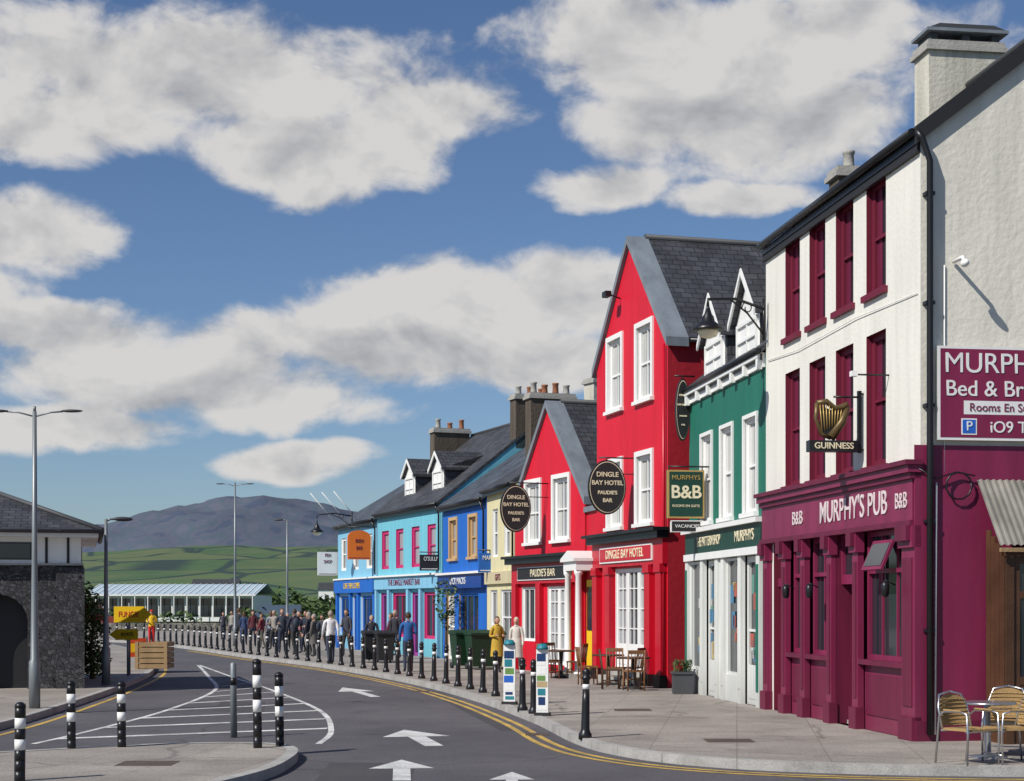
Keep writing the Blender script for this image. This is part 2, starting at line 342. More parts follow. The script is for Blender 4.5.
# ------------------------------------------------------------------ people
def person(name,x,y,head=0,h=1.72,top=(.05,.08,.2),bot=(.03,.03,.05),hair=(.05,.03,.02),coat=0,stride=.12,arm='down',scale=1,fem=False,hat=None,z=0,bag=None):
    tm=paint('cloth_%s'%(str(top)),top,.85,.18,.4,30,streak=False); bm=paint('cloth_%s'%(str(bot)),bot,.85,.18,.4,30,streak=False)
    sk=paint('skin_tone',(.50,.28,.19),.55,.06,.05); hm=paint('hair_%s'%str(hair),hair,.6,.3,.5,60); sh=MBLK
    s=stride; sw=.155 if fem else .185
    J={}
    V=[];R=[];E=[]
    def j(k,p,r,par=None):
        J[k]=len(V); V.append(Vector(p)); R.append(r)
        if par is not None: E.append((J[par],J[k]))
    j('pel',(0,0,.96),(.155,.115)); j('waist',(0,0,1.10),(.135,.10),'pel'); j('chest',(0,0,1.30),(.165,.12),'waist'); j('nb',(0,-.005,1.44),(.09,.075),'chest'); j('nk',(0,.01,1.53),(.052,.055),'nb')
    for sd,t in ((1,1),(-1,-1)):
        n='L' if sd>0 else 'R'
        j('hip'+n,(sd*.09,s*t*.15,.88),(.095,.1),'pel'); j('kn'+n,(sd*.10,s*t*.9+.03,.49),(.062,.065),'hip'+n)
        j('an'+n,(sd*.10,s*t*1.3-.02 if t>0 else s*t*1.7-.02,.10),(.042,.045),'kn'+n); a=V[J['an'+n]]
        j('to'+n,(sd*.12,a.y+.16,.04),(.042,.034),'an'+n)
        j('sh'+n,(sd*sw,0,1.40),(.068,.068),'nb')
        if arm=='down' or (arm=='one' and sd<0):
            j('el'+n,(sd*(sw+.055),-s*t*.5-.02,1.12),(.048,.05),'sh'+n); j('wr'+n,(sd*(sw+.06),-s*t*.9+.07,.88),(.032,.034),'el'+n)
        else:
            j('el'+n,(sd*(sw+.06),-.03,1.13),(.05,.05),'sh'+n); j('wr'+n,(sd*(sw-.03),.2,1.16),(.033,.034),'el'+n)
    me=bpy.data.meshes.new('b'); me.from_pydata(V,E,[]); o=bpy.data.objects.new('b',me); COL.objects.link(o)
    o.modifiers.new('Skin','SKIN'); sv=me.skin_vertices[0].data
    for i,r in enumerate(R): sv[i].radius=r; sv[i].use_root=(i==0)
    o.modifiers.new('Sub','SUBSURF').levels=1
    dg=bpy.context.evaluated_depsgraph_get(); em=bpy.data.meshes.new_from_object(o.evaluated_get(dg))
    mb=MB(); ks=[mb.mi(m) for m in (tm,bm,sk,sh)]
    for v in em.vertices: mb.v.append(v.co.copy())
    hem=.60 if coat else .93
    for p in em.polygons:
        c=p.center; mb.f.append(list(p.vertices)); mb.sm.append(True)
        if c.z<.085: k=3
        elif c.z>1.485: k=2
        elif abs(c.x)>sw+.0 and c.z>.8: k=0
        elif c.z>hem or (c.y>.13 and c.z>1.05): k=0
        else: k=1
        mb.m.append(ks[k])
    bpy.data.objects.remove(o); bpy.data.meshes.remove(em)
    if coat:
        n=16; prev=None
        for zz,rx,ry in ((1.12,.15,.115),(1.0,.175,.14),(.85,.19,.16),(.65,.205,.18),(.52,.215,.195)):
            i=mb.add([(rx*math.cos(2*math.pi*q/n),ry*math.sin(2*math.pi*q/n)+.01,zz) for q in range(n)])
            if prev is not None:
                for q in range(n): mb.f.append([i+q,i+(q+1)%n,prev+(q+1)%n,prev+q]); mb.m.append(ks[0]); mb.sm.append(True)
            prev=i
    for sd in (1,-1):
        n='L' if sd>0 else 'R'; w=V[J['wr'+n]]; e=V[J['el'+n]]; d=(w-e).normalized()
        pc=w+d*.055; mb.ell(pc,(.022,.036,.05),sk,8,6)
        side=Vector((0,1,0)) if abs(d.y)<.7 else Vector((sd,0,0))
        side=(side-d*side.dot(d)).normalized(); inn=Vector((-sd,0,0)) if abs(d.y)<.7 else Vector((0,0,-1))
        for q,ln in enumerate((.062,.075,.07,.055)):
            b0=pc+d*.035+side*(.024-.016*q); m1=b0+d*ln*.5+inn*.006; m2=b0+d*ln*.92+inn*.022
            mb.tube([b0,m1,m2],[.0095,.009,.007],sk,6)
        b0=pc-d*.015+side*.028; mb.tube([b0,b0+side*.022+d*.025,b0+side*.026+d*.055+inn*.01],[.012,.011,.008],sk,6)
    hc=Vector((0,.02,1.635))
    def hf(p,d):
        if d.z<-.1: p.x*=1-.28*(-d.z); p.y+=.012*(-d.z)
        if d.y<0: p.y*=1.05
        return p
    mb.ell(hc,(.076,.095,.118),sk,14,10,hf)
    mb.ell(hc+Vector((0,.098,-.012)),(.013,.02,.026),sk,8,6)
    for sd in (1,-1):
        mb.ell(hc+Vector((sd*.078,-.003,-.01)),(.01,.02,.03),sk,8,6)
        mb.ell(hc+Vector((sd*.03,.084,.008)),(.013,.008,.008),WTRIM,8,6); mb.ell(hc+Vector((sd*.03,.0905,.008)),(.006,.004,.006),MBLK,6,4)
        mb.box(sd*.03-.014,sd*.03+.014,.105,.112,1.635+.026,1.635+.031,hm)
    mb.ell(hc+Vector((0,.088,-.05)),(.024,.008,.007),LIP,8,4)
    def hr(p,d):
        if d.y>.25 and d.z<.45: p=p*.86
        if d.y>.1 and d.z<0: p=p*.7
        if d.z<-.5 and not fem: p=p*.8
        return p
    mb.ell(hc+Vector((0,-.012,.012)),(.087,.103,.122),hm,14,10,hr)
    if fem: mb.ell(hc+Vector((0,-.065,-.07)),(.075,.045,.13),hm,10,8)
    if hat: 
        hmt=paint('hat_%s'%str(hat),hat,.8); mb.ell(hc+Vector((0,-.01,.065)),(.093,.108,.07),hmt,12,8); mb.box(-.06,.06,.08,.17,1.70,1.71,hmt)
    if bag:
        bgm=paint('bag_%s'%str(bag),bag,.7); mb.ell((0,-.19,1.22),(.14,.09,.2),bgm,10,8)
    mb.lathe((0,0,1.475),[(.085,0),(.075,.035),(.06,.04)],tm,12)
    f=h/1.75*scale
    ob=mb.obj(name,None,(x,y,z),head); ob.scale=(f,f,f)
    return ob
R_=math.radians
person('pedestrian',-.44,47.0,R_(200),1.66,(.50,.32,.04),(.05,.05,.06),(.12,.09,.06),coat=1,fem=True,arm='bent',stride=.08)
person('pedestrian',.13,46.4,R_(170),1.64,(.62,.58,.52),(.35,.33,.30),(.60,.56,.48),coat=1,fem=True,stride=.05)
person('pedestrian',-3.1,47.8,R_(5),1.78,(.02,.10,.30),(.03,.04,.07),(.06,.04,.03),stride=.14,arm='one')
person('pedestrian',-6.2,54.7,R_(15),1.80,(.68,.68,.70),(.04,.05,.08),(.35,.30,.25),stride=.14)
# pedestrians on the wide pavement: world x, y, coat colour
crowd=[(-14.0,82,(.03,.03,.04)),(-13.4,80,(.03,.05,.12)),(-15.4,88,(.30,.28,.25)),(-16.6,92,(.04,.04,.06)),(-12.3,76,(.10,.02,.03)),(-11.9,79,(.05,.06,.10)),(-11.4,73,(.20,.03,.04)),(-11.3,75,(.22,.24,.30)),(-10.55,71,(.30,.27,.24)),(-9.75,68,(.02,.02,.03)),(-10.1,72,(.05,.06,.09)),(-9.55,66.5,(.04,.05,.07)),(-8.7,64,(.03,.03,.05)),(-9.2,69,(.10,.10,.11)),(-8.95,67.5,(.35,.15,.17)),(-8.5,66,(.02,.03,.05)),(-8.0,63,(.03,.03,.04)),(-7.6,61.5,(.12,.11,.10)),(-8.3,70,(.05,.05,.06)),(-6.3,61,(.05,.05,.07)),(-5.0,57,(.03,.03,.04)),(-4.75,63,(.13,.03,.05)),(-5.5,68,(.05,.10,.16)),(-4.3,59,(.03,.03,.04))]
for i,(x,y,c) in enumerate(crowd):
    person('pedestrian',x,y,R_(random.choice([0,30,-35,150,190,70])),random.uniform(1.55,1.86),c,random.choice([(.02,.025,.05),(.03,.03,.03),(.10,.09,.07)]),random.choice([(.05,.03,.02),(.3,.28,.25),(.12,.07,.03)]),coat=i%4==1,stride=random.uniform(.04,.16),arm=random.choice(['down','one','bent']),fem=i%3==1,bag=(.03,.04,.06) if i%5==2 else None)
# ------------------------------------------------------------------ ground
def cat(P,n=8):
    out=[]; P=[Vector(p) for p in P]
    for i in range(len(P)-1):
        a=P[max(i-1,0)];b=P[i];c=P[i+1];d=P[min(i+2,len(P)-1)]
        for k in range(n):
            t=k/n; out.append(.5*((2*b)+(c-a)*t+(2*a-5*b+4*c-d)*t*t+(3*b-a-3*c+d)*t**3))
    out.append(P[-1]); return out
def offs(P,o):
    out=[]
    for i,p in enumerate(P):
        d=(P[min(i+1,len(P)-1)]-P[max(i-1,0)]).normalized(); out.append(p+Vector((-d.y,d.x))*o)
    return out
def strip(mb,P,o1,o2,z,mat):
    A=offs(P,o1);B=offs(P,o2)
    for i in range(len(P)-1):
        q=[(A[i].x,A[i].y,z),(A[i+1].x,A[i+1].y,z),(B[i+1].x,B[i+1].y,z),(B[i].x,B[i].y,z)]
        n=(Vector(q[1])-Vector(q[0])).cross(Vector(q[2])-Vector(q[1]))
        mb.face(q if n.z>0 else q[::-1],mat)
def kerb(name,P,side):
    mb=MB(); strip(mb,P,-.01*side,.15*side,.006,KERBM); A=offs(P,-.01*side)
    for i in range(len(P)-1):
        mb.face([(A[i].x,A[i].y,-.13),(A[i+1].x,A[i+1].y,-.13),(A[i+1].x,A[i+1].y,.006),(A[i].x,A[i].y,.006)],KERBM)
    mb.obj(name)
m=MB(); m.face([(-9000,-300,-.15),(9000,-300,-.15),(9000,9000,-.15),(-9000,9000,-.15)],GRASS); m.obj('ground')
m=MB(); m.face([(-70,-20,-.12),(70,-20,-.12),(70,140,-.12),(-70,140,-.12)],ROADM); m.obj('road')
K=cat([(-46,118),(-31,101),(-22,90),(-16.9,80),(-10.6,64),(-6.15,53.3),(-2.95,43.8),(-.95,35.95),(.35,29),(.95,24.6),(1.5,22.5),(2.5,21.0),(4.2,20.1),(7,19.7),(14,19.6)])
LKc=cat([(-40,118),(-25,92),(-17,72),(-13.6,60),(-11.2,50),(-9.9,41),(-9.1,33),(-8.7,27),(-8.9,20),(-9.5,10)])
m=MB(); m.face([(p.x,p.y,0) for p in K]+[(60,19.6,0),(60,135,0),(-46,135,0)],PAVM); m.obj('pavement')
m=MB(); m.face([(p.x,p.y,0) for p in LKc][::-1]+[(-65,118,0),(-65,10,0)],PAVM); m.obj('pavement')
kerb('kerb',K,1); kerb('kerb',LKc,-1)
ISL=cat([(-8,21.4),(-7,21.8),(-5.4,22.9),(-4.2,23.3),(-3.4,23.1),(-3.0,22.3),(-2.9,21),(-3.0,19.4),(-3.5,17.5),(-4.3,15.3),(-5,13)],5)
m=MB(); m.face([(p.x,p.y,0) for p in ISL]+[(-8.2,13,0),(-8.2,21,0)],PAVM); m.obj('traffic_island')
kerb('island_kerb',ISL,-1)
Z=-.116
m=MB()
KY=[p for p in K if p.y<75]
strip(m,KY,-.28,-.38,Z,YPAINT); strip(m,KY,-.50,-.60,Z,YPAINT); m.obj('yellow_line_marking')
def arrow(x,y,L,w,ang=0):
    mb=MB()
    mb.face([(-w*.13,-L/2,0),(w*.13,-L/2,0),(w*.13,L*.05,0),(-w*.13,L*.05,0)],WPAINT)
    mb.face([(-w/2,L*.05,0),(w/2,L*.05,0),(0,L/2,0)],WPAINT)
    mb.obj('road_arrow_marking',None,(x,y,Z),ang)
arrow(-1.5,25.6,3.2,1.1,R_(12)); arrow(-1.42,20.6,2.6,.85,R_(4)); arrow(.0,19.3,2.0,.55,0); arrow(-3.75,39,4.4,.9,R_(16))
DK=groundm('fresh_asphalt_patch',(.048,.046,.05),(.064,.06,.064),45,.4,.9,None,.6)
m=MB()
for q in ([(-2.2,14),(-1.0,14),(-1.3,21.5),(-2.45,21.5)],[(-.2,27),(.05,27),(-1.6,38),(-1.9,38)],[(-6.0,32),(-4.9,31.6),(-5.4,35),(-6.4,35.2)]): m.face([(a,b,Z-.002) for a,b in q],DK)
m.obj('asphalt_repair_patch')
m=MB()
RB=cat([(-2.95,24.4),(-3.05,27),(-3.9,32.3),(-6.0,39.9),(-8.2,47),(-11.2,57)],6); LB=cat([(-7.3,24.4),(-7.1,27),(-6.95,32.3),(-7.4,39.9),(-8.9,47),(-11.2,57)],6)
strip(m,RB,-.05,.05,Z,WPAINT); strip(m,LB,-.05,.05,Z,WPAINT)
def xat(P,y):
    for a,b in zip(P,P[1:]):
        if a.y<=y<=b.y: t=(y-a.y)/(b.y-a.y+1e-6); return a.x+(b.x-a.x)*t
    return P[-1].x
yy=25.2
while yy<46:
    x0=xat(LB,yy); x1=xat(RB,yy+2.2 if yy+2.2<57 else yy)
    if x1-x0>.25: m.face([(x0+.07,yy,Z+.002),(x0+.07,yy+.28,Z+.002),(x1-.07,yy+2.38,Z+.002),(x1-.07,yy+2.1,Z+.002)][::-1],WPAINT)
    yy+=2.3
m.obj('hatched_road_marking')
m=MB(); EL=offs([p for p in LKc if p.y<70],.35); strip(m,EL,-.05,.05,Z,YPAINT); m.obj('yellow_line_marking')
IRON=paint('cast_iron',(.10,.075,.06),.7,.3,.8,60)
for x,y in ((-4.6,20.2),(.0,33),(3.2,23.6),(2.3,30.5)):
    m=MB(); zz=.004 if x!=.0 else -.116; m.box(x-.35,x+.35,y-.3,y+.3,zz-.05,zz,IRON); m.obj('manhole_cover')
m=MB()
for x,y in ((.72,26.2),(-1.9,39.2)): m.box(x-.5,x-.12,y-.25,y+.25,-.15,-.112,IRON)
m.obj('gully_grate')
# ------------------------------------------------------------------ bollards
def bollard(name,x,y,h=1.0,kind=0,base=0):
    mb=MB(); c=(0,0,0)
    if kind==0:
        mb.lathe(c,[(.10,-.02),(.10,.06),(.075,.10),(.065,.14),(.058,.5*h),(.052,.70*h)],BLACK,12)
        mb.lathe((0,0,.70*h),[(.056,0),(.054,.07*h)],WTRIM,12)
        mb.lathe((0,0,.77*h),[(.052,0),(.052,.06*h),(.07,.08*h),(.07,.10*h),(.05,.12*h),(.062,.16*h),(.055,.20*h),(.03,.23*h),(.005,.235*h)],BLACK,12)
    elif kind==1:
        n=7
        for i in range(n): mb.lathe((0,0,h*i/n-.01),[(.062,0),(.062,h/n)],BLACK if (i%2==0 or i<3) else WTRIM,12)
        mb.lathe((0,0,h-.01),[(.066,0),(.06,.03),(.03,.055),(.004,.06)],BLACK,12)
    else:
        mb.lathe(c,[(.055,0),(.05,h*.98),(.03,h),(.003,h+.01)],STEEL,12); mb.lathe((0,0,h*.7),[(.054,0),(.054,.12)],BLACK,12)
    o=mb.obj(name,None,(x,y,base)); o.rotation_euler=(R_(random.uniform(-1.2,1.2)),R_(random.uniform(-1.2,1.2)),0)
PK=offs(K,.4)
PKr=[p for p in PK if p.y<112 and p.x<1.4 and p.y>34.6][::-1]
dist=0; target=0; prev=PKr[0]
for p in PKr:
    seg=(p-prev).length
    while seg>0 and dist+seg>=target:
        q=prev+(p-prev)*((target-dist)/seg); bollard('bollard',q.x,q.y)
        target+=1.45
    dist+=seg; prev=p
bollard('bollard',1.10,24.06,1.05); bollard('bollard',.20,30.3); bollard('bollard',.40,29.4)
for x,y,h,k in ((-5.6,18.2,.85,1),(-6.14,22.3,.9,1),(-5.5,22.55,.88,1),(-3.56,22.4,1.2,1),(-3.3,22.75,1.0,1)): bollard('bollard',x,y,h,k)
bollard('marker_post',-4.45,25.6,1.2,2,-.12)
# ------------------------------------------------------------------ building 1: white pub
root,L=frame('pub_building',(4.92,31),(6.0,23.5))
cs=[1.63,3.0,4.37,5.8]; ops=[]
for c in cs: ops+=[(c-.42,c+.42,6.95,8.72),(c-.42,c+.42,4.2,6.3)]
ops.append((.5,7.2,.0,3.2))
EV=8.95; SL=.76; D=7.6; RZ=EV+SL*D/2
shell(root,L,D,EV,RZ,'plain',WHITE,ops,SLATE,MARW,.16,.08,GABLE)
m=MB()
for c in cs:
    for a,b in ((6.95,8.72),(4.2,6.3)):
        window(m,c-.42,c+.42,a,b,.12,MARW,GLASS,.10,True,0,0,MARD)
        m.box(c-.5,c+.5,-.07,.03,a-.1,a,MARW)
m.obj('windows',root)
m=MB()
m.tube([(L+.09,-.10,EV-.02),(L+.11,-.02,EV-.12),(L+.11,.10,EV-.45),(L+.11,.10,4.35),(L+.11,.10,.1)],.05,BLACK,8)
for z in (8,6.4,4.9,3.2,1.6): m.box(L,L+.14,.03,.17,z,z+.05,BLACK)
m.obj('downpipe',root)
m=MB()
m.prism([(L+.03,-.10,EV-.20),(L+.03,D/2,RZ-.08),(L+.03,D/2,RZ+.18),(L+.03,-.10,EV+.06)],(.06,0,0),MBLK)
m.box(-.02,L+.0,-.06,-.0,EV-.3,EV-.13,MBLK); m.obj('verge_board',root)
m=MB(); y0=-.12
m.box(.12,L-.02,y0,-.002,3.25,3.95,MAR)
m.box(.08,L+.06,y0-.10,-.002,3.95,4.06,MAR); m.box(.06,L+.1,y0-.15,-.002,4.06,4.13,MARD); m.box(.10,L+.03,y0-.05,-.002,3.86,3.948,MARD)
m.box(.10,L+.0,y0-.05,-.002,3.17,3.25,MARD)
pil=[(.12,.40),(1.25,1.52),(2.35,2.6),(3.75,4.0),(5.0,5.26),(7.1,L)]
for a,b in pil:
    m.box(a,b,y0+.02,-.0,.35,2.85,MAR); m.box(a-.03,b+.03,y0-.03,0,-.15,.35,MARD); m.box(a-.03,b+.03,y0-.03,0,2.85,3.17,MAR)
    m.box(a+.06,b-.06,y0+.003,y0+.02,.5,2.7,MARD)
    m.box(a+.02,b-.02,y0-.10,y0-.03,2.95,3.17,MARD)
bays=[(.40,1.25,'door'),(1.52,2.35,'win'),(2.6,3.75,'win'),(4.0,5.0,'door'),(5.26,7.1,'win')]
for a,b,t in bays:
    if t=='win':
        m.box(a,b,y0+.14,.1,-.15,1.05,MAR); m.box(a+.1,b-.1,y0+.12,y0+.14,.25,.9,MARD); m.box(a,b,y0+.02,.1,1.05,1.13,MARD)
        window(m,a,b,1.13,3.17,y0+.2,MAR,GLASS,.08,False,1 if b-a<1.5 else 2,0); m.box(a+.08,b-.08,y0+.17,y0+.23,2.5,2.57,MAR)
    else:
        m.box(a,b,y0+.3,.3,-.1,.06,CONC); m.box(a+.06,b-.06,y0+.5,y0+.56,.06,2.35,MARD)
        for zz in ((.25,1.05),(1.25,2.2)): m.box(a+.2,b-.2,y0+.485,y0+.5,zz[0],zz[1],MAR)
        m.box(a,b,y0+.2,y0+.26,2.35,2.45,MAR); window(m,a,b,2.45,3.17,y0+.22,MAR,GLASS,.06,False,0,0)
        m.face([(a,y0+.57,0),(b,y0+.57,0),(b,y0+.57,3.17),(a,y0+.57,3.17)],MBLK)
        for xx in (a,b): m.face([(xx,y0+.1,0),(xx,y0+.57,0),(xx,y0+.57,3.17),(xx,y0+.1,3.17)],MARD)
for xx in (2.1,3.4,6.9): m.tube([(xx,y0+.0,2.3),(xx,y0-.16,2.38)],.012,BLACK,5); m.lathe((xx,y0-.16,2.12),[(.03,0),(.06,.03),(.07,.18),(.03,.25)],BLACK,8)
m.obj('shopfront',root)
m=MB(); m.T=Matrix.Translation((6.2,y0+.1,3.0))@Matrix.Rotation(R_(-24),4,'X'); m.box(-.42,.42,-.02,.02,-.5,0,MAR); m.box(-.36,.36,-.03,-.021,-.44,-.06,GLASS); m.obj('open_vent_window',root)
m=MB()
m.box(L+.002,L+.03,-.10,3.4,-.15,4.35,MAR); m.box(L+.002,L+.06,-.10,3.4,-.15,.3,MARD); m.obj('gable_base_paint',root)
text('fascia_lettering',"MURPHY'S PUB",.52,(5.05,y0-.012,3.56),FR,SILVT,root,sx=.90,off=.002)
text('fascia_lettering_small',"B&B",.34,(2.3,y0-.012,3.55),FR,SILVT,root)
text('fascia_lettering_end',"B&B",.34,(7.15,y0-.012,3.55),FR,SILVT,root,sx=.8)
chimney(root,.05,.75,3.0,4.5,10.8,12.85,STONEC,0)
m=MB()
for yy in (3.05,3.7,4.3): m.box(.1,.7,yy,yy+.15,12.85,13.02,DGREY)
m.box(.0,.8,2.95,4.6,13.02,13.08,LEAD); m.prism([(.0,3.0,13.08),(.0,4.55,13.08),(.0,4.3,13.16),(.0,3.2,13.16)],(.8,0,0),DGREY); m.obj('chimney_cowl',root)
m=MB(); m.tube([(L+.03,.5,7.05),(L+.35,.5,7.05),(L+.4,.5,6.98)],.03,WTRIM); m.ell((L+.42,.5,6.95),(.09,.06,.06),WTRIM)
m.tube([(L+.02,.36,3.95),(L+.02,.36,7.0)],.012,WTRIM,6); m.obj('bracket_camera',root)  # small white camera on a wall bracket, with its cable
m=MB()
m.tube([(L+.1,.55+.2*math.cos(t),3.75+.2*math.sin(t)) for t in [i/20*2*math.pi*1.8 for i in range(24)]],.014,BLACK,6)
m.tube([(L+.06,-.05,4.0),(L+.1,.2,3.85),(L+.1,.5,3.95),(L+.1,.8,3.9)],.012,BLACK,5); m.tube([(L+.06,.2,.1),(L+.06,.22,3.8)],.014,WTRIM,5); m.obj('coiled_cable',root)
m=MB(); m.tube([(.2,-.02,6.7),(2,-.03,6.62),(5,-.03,6.68),(7.5,-.02,6.6)],.008,WTRIM,5); m.obj('facade_cables',root)
sg=empty('bed_and_breakfast_sign',root.location,root.rotation_euler.z)
m=MB(); m.box(L+.06,L+.11,.22,3.4,4.42,5.80,WTRIM); m.box(L+.11,L+.114,.26,3.36,4.46,5.76,MAR); m.box(L+.114,L+.117,.62,1.95,4.80,5.0,WTRIM)
blu=paint('sign_blue',(.02,.12,.5),.5); m.box(L+.114,L+.118,.58,.82,4.50,4.74,WTRIM); m.box(L+.118,L+.121,.60,.80,4.52,4.72,blu); m.box(L+.03,L+.06,.5,.56,4.5,5.7,BLACK)
m.obj('board',sg)
text('lettering_top',"MURPHYS",.42,(L+.118,.31,5.54),PR,WTRIM,sg,'LEFT',sx=.98,off=0)
text('lettering_mid',"Bed & Breakfast",.33,(L+.118,.33,5.17),PR,WTRIM,sg,'LEFT',sx=1.0,off=.001)
text('lettering_rooms',"Rooms En Suite",.17,(L+.12,.70,4.90),PR,MAR,sg,'LEFT')
text('lettering_p',"P",.2,(L+.123,.70,4.62),PR,WTRIM,sg)
text('lettering_icons',"iO9 TV",.24,(L+.118,1.02,4.61),PR,WTRIM,sg,'LEFT',off=.001)
sg=empty('pub_hanging_sign',root.location,root.rotation_euler.z)
m=MB(); xx=5.25
m.box(xx-.03,xx+.03,-.10,-.04,4.45,5.45,BLACK); m.tube([(xx,-.04,5.35),(xx,-.5,5.35)],.018,BLACK,6); m.tube([(xx,0,5.4),(xx,-.08,5.4)],.02,BLACK); m.tube([(xx,0,4.5),(xx,-.08,4.5)],.02,BLACK)
m.box(xx-.09,xx+.09,-.93,-.12,4.46,4.64,BLACK)
m.prism([(xx,-.74,5.2),(xx,-.72,4.78),(xx,-.55,4.72),(xx,-.33,5.14),(xx,-.5,5.12)],(.02,0,0),MBLK)
hp=[(xx,-.78,5.24),(xx,-.80,5.0),(xx,-.70,4.74),(xx,-.55,4.69)]
m.tube(hp,[.04,.035,.04,.04],BRONZE,8); m.tube([(xx,-.55,4.69),(xx,-.36,4.95),(xx,-.27,5.2)],[.08,.07,.05],BRONZE,8)
m.tube([(xx,-.78,5.24),(xx,-.62,5.27),(xx,-.48,5.16),(xx,-.36,5.18),(xx,-.27,5.22)],[.05,.05,.05,.055,.06],BRONZE,8)
for i in range(9):
    t=i/8; m.tube([(xx+.03,-.74+.42*t,5.22-.04*t),(xx+.03,-.70+.33*t,4.78+.17*t)],.010,GOLD,4)
m.obj('frame_and_harp',sg); text('lettering',"GUINNESS",.14,(xx+.095,-.525,4.55),PR,CREAMT,sg,sx=1.0,off=.002)
m=MB(); m.tube([(6.35,0,5.55),(6.35,-.55,5.55)],.015,BLACK,6); m.box(6.30,6.40,-.62,-.52,5.52,5.6,WTRIM); m.obj('wall_floodlight',root)
# ------------------------------------------------------------------ timber lean-to
lt=empty('timber_lean_to',root.location,root.rotation_euler.z)
m=MB()
x1=L+.7; o_=.28
for y in (.72,1.75,2.9,3.9): m.box(x1-.1,x1,y+o_,y+o_+.12,-.02,2.8,WOOD)
m.box(x1-.11,x1+.01,.70+o_,4.05+o_,2.7,2.82,WOOD)
for i in range(4): m.box(L+.08+i*.15,L+.22+i*.15,.70+o_,.73+o_,.0,2.8+.1*(3-i),WOOD)
m.box(x1-.5,x1-.46,.84+o_,2.9+o_,0,2.7,MBLK)
for a,b in ((.84,1.75),(1.87,2.9)):
    a+=o_; b+=o_
    m.box(x1-.08,x1-.03,a,a+.1,0,2.7,WOOD); m.box(x1-.08,x1-.03,b-.1,b,0,2.7,WOOD)
    for z0,z1 in ((0,.15),(.85,.97),(2.1,2.2),(2.6,2.7)): m.box(x1-.078,x1-.032,a+.1,b-.1,z0,z1,WOOD)
    m.box(x1-.07,x1-.045,a+.1,b-.1,.15,.85,WOOD); m.box(x1-.058,x1-.054,a+.1,b-.1,.97,2.6,GLASS)
    m.box(x1-.072,x1-.04,(a+b)/2-.02,(a+b)/2+.02,.97,2.6,WOOD)
RUST=voro('stone_panel',[(.16,.075,.04),(.22,.13,.075),(.11,.06,.04)],14,.9,.6,(.06,.045,.035))
m.box(x1-.35,x1-.3,1.35+o_,1.7+o_,.97,2.0,RUST)
m.obj('timber_frame',lt)
m=MB(); n=42
def cz(y): return .012*math.sin(y*2*math.pi/.10)
for i in range(n*3):
    a=.58+o_+i*.025; b=a+.025
    m.face([(x1+.10,a,2.86+cz(a)),(x1+.10,b,2.86+cz(b)),(L+.03,b,3.85+cz(b)),(L+.03,a,3.85+cz(a))],POLY)
m.box(x1+.08,x1+.12,.58+o_,4.0+o_,2.76,2.82,WOODL); m.obj('corrugated_roof',lt)
m=MB(); by=1.5+o_; m.ell((x1+.1,by,1.95),(.13,.13,.12),WOOD,12,8); m.tube([(x1+.1,by,2.05),(x1+.1,by,2.76)],.006,BLACK,4)
for i in range(500):
    a=random.uniform(0,6.28); r=random.uniform(.05,.2); z=random.uniform(-.1,.22); c=Vector((x1+.1+r*math.cos(a),by+r*math.sin(a),2.02+z)); d1=Vector((random.uniform(-1,1),random.uniform(-1,1),random.uniform(-1,1)))*.03; d2=d1.cross(Vector((0,.3,1))).normalized()*.018
    m.face([c-d1,c+d2,c+d1,c-d2],LEAF if i%7 else RED)
m.obj('hanging_basket',lt)
# ------------------------------------------------------------------ building 2: green
root,L=frame('green_shop_house',(4.1,37),(4.92,31))
ops=[(1.16,2.03,3.85,5.75),(2.82,3.68,3.85,5.75),(4.6,5.46,3.85,5.75),(.3,L-.25,.0,3.0)]
shell(root,L,6.4,6.95,9.4,'plain',GREEN,ops,SLATE,WTRIM,.12,.1)
m=MB()
for o in ops[:3]: window(m,*o,.08,WTRIM,GLASSL,.09,True,0,0,NET); surround(m,*o,.08,.04,WTRIM)
m.obj('windows',root)
m=MB()
m.box(-.02,L-.04,-.16,-.0,6.80,6.9,WTRIM); m.box(-.02,L-.04,-.06,-.0,6.62,6.80,WTRIM)
i=0
while i*.95+.3<L: m.box(.15+i*.95,.30+i*.95,-.15,-.06,6.58,6.80,WTRIM); i+=1
m.obj('cornice',root)
m=MB()
m.box(0,L-.03,-.10,-.0,3.15,3.62,GREEND); m.box(-.03,L-.03,-.2,0,3.62,3.72,WTRIM); m.box(0,L-.03,-.14,0,3.0,3.15,WTRIM)
for a in (0,1.35,2.6,3.1,4.4,5.7): m.box(a,a+.22,-.10,0,-.15,3.0,WSHOP); m.box(a+.04,a+.18,-.115,-.10,.3,2.8,GREEN if a in (0,5.7) else WSHOP)
for a,b,t in ((.22,1.35,0),(1.57,2.6,1),(2.82,3.1,2),(3.32,4.4,0),(4.62,5.7,1)):
    if t==0: m.box(a,b,-.05,.02,-.15,.55,WSHOP); window(m,a,b,.55,2.98,.0,WSHOP,GLASS,.06,False,0,0)
    if t==1: window(m,a,b,.0,2.98,.06,WSHOP,GLASS,.12,True,0,0); m.box(a+.12,b-.12,.03,.05,.12,.8,WSHOP)
    if t==2: m.box(a,b,-.05,.02,-.15,2.98,WSHOP)
stuff=[paint('poster_%d'%i,c,.6,.3,.1,40) for i,c in enumerate([(.40,.10,.07),(.08,.22,.36),(.5,.40,.18),(.12,.28,.22),(.5,.5,.5)])]
for a,b in ((.3,1.25),(3.4,4.3),(1.7,2.4),(4.8,5.5)):
    for q in range(7): x=random.uniform(a+.03,b-.28); z=random.uniform(.75,2.4); m.box(x,x+random.uniform(.14,.26),.020,.028+.001*q,z,z+random.uniform(.15,.4),random.choice(stuff))
m.obj('shopfront',root)
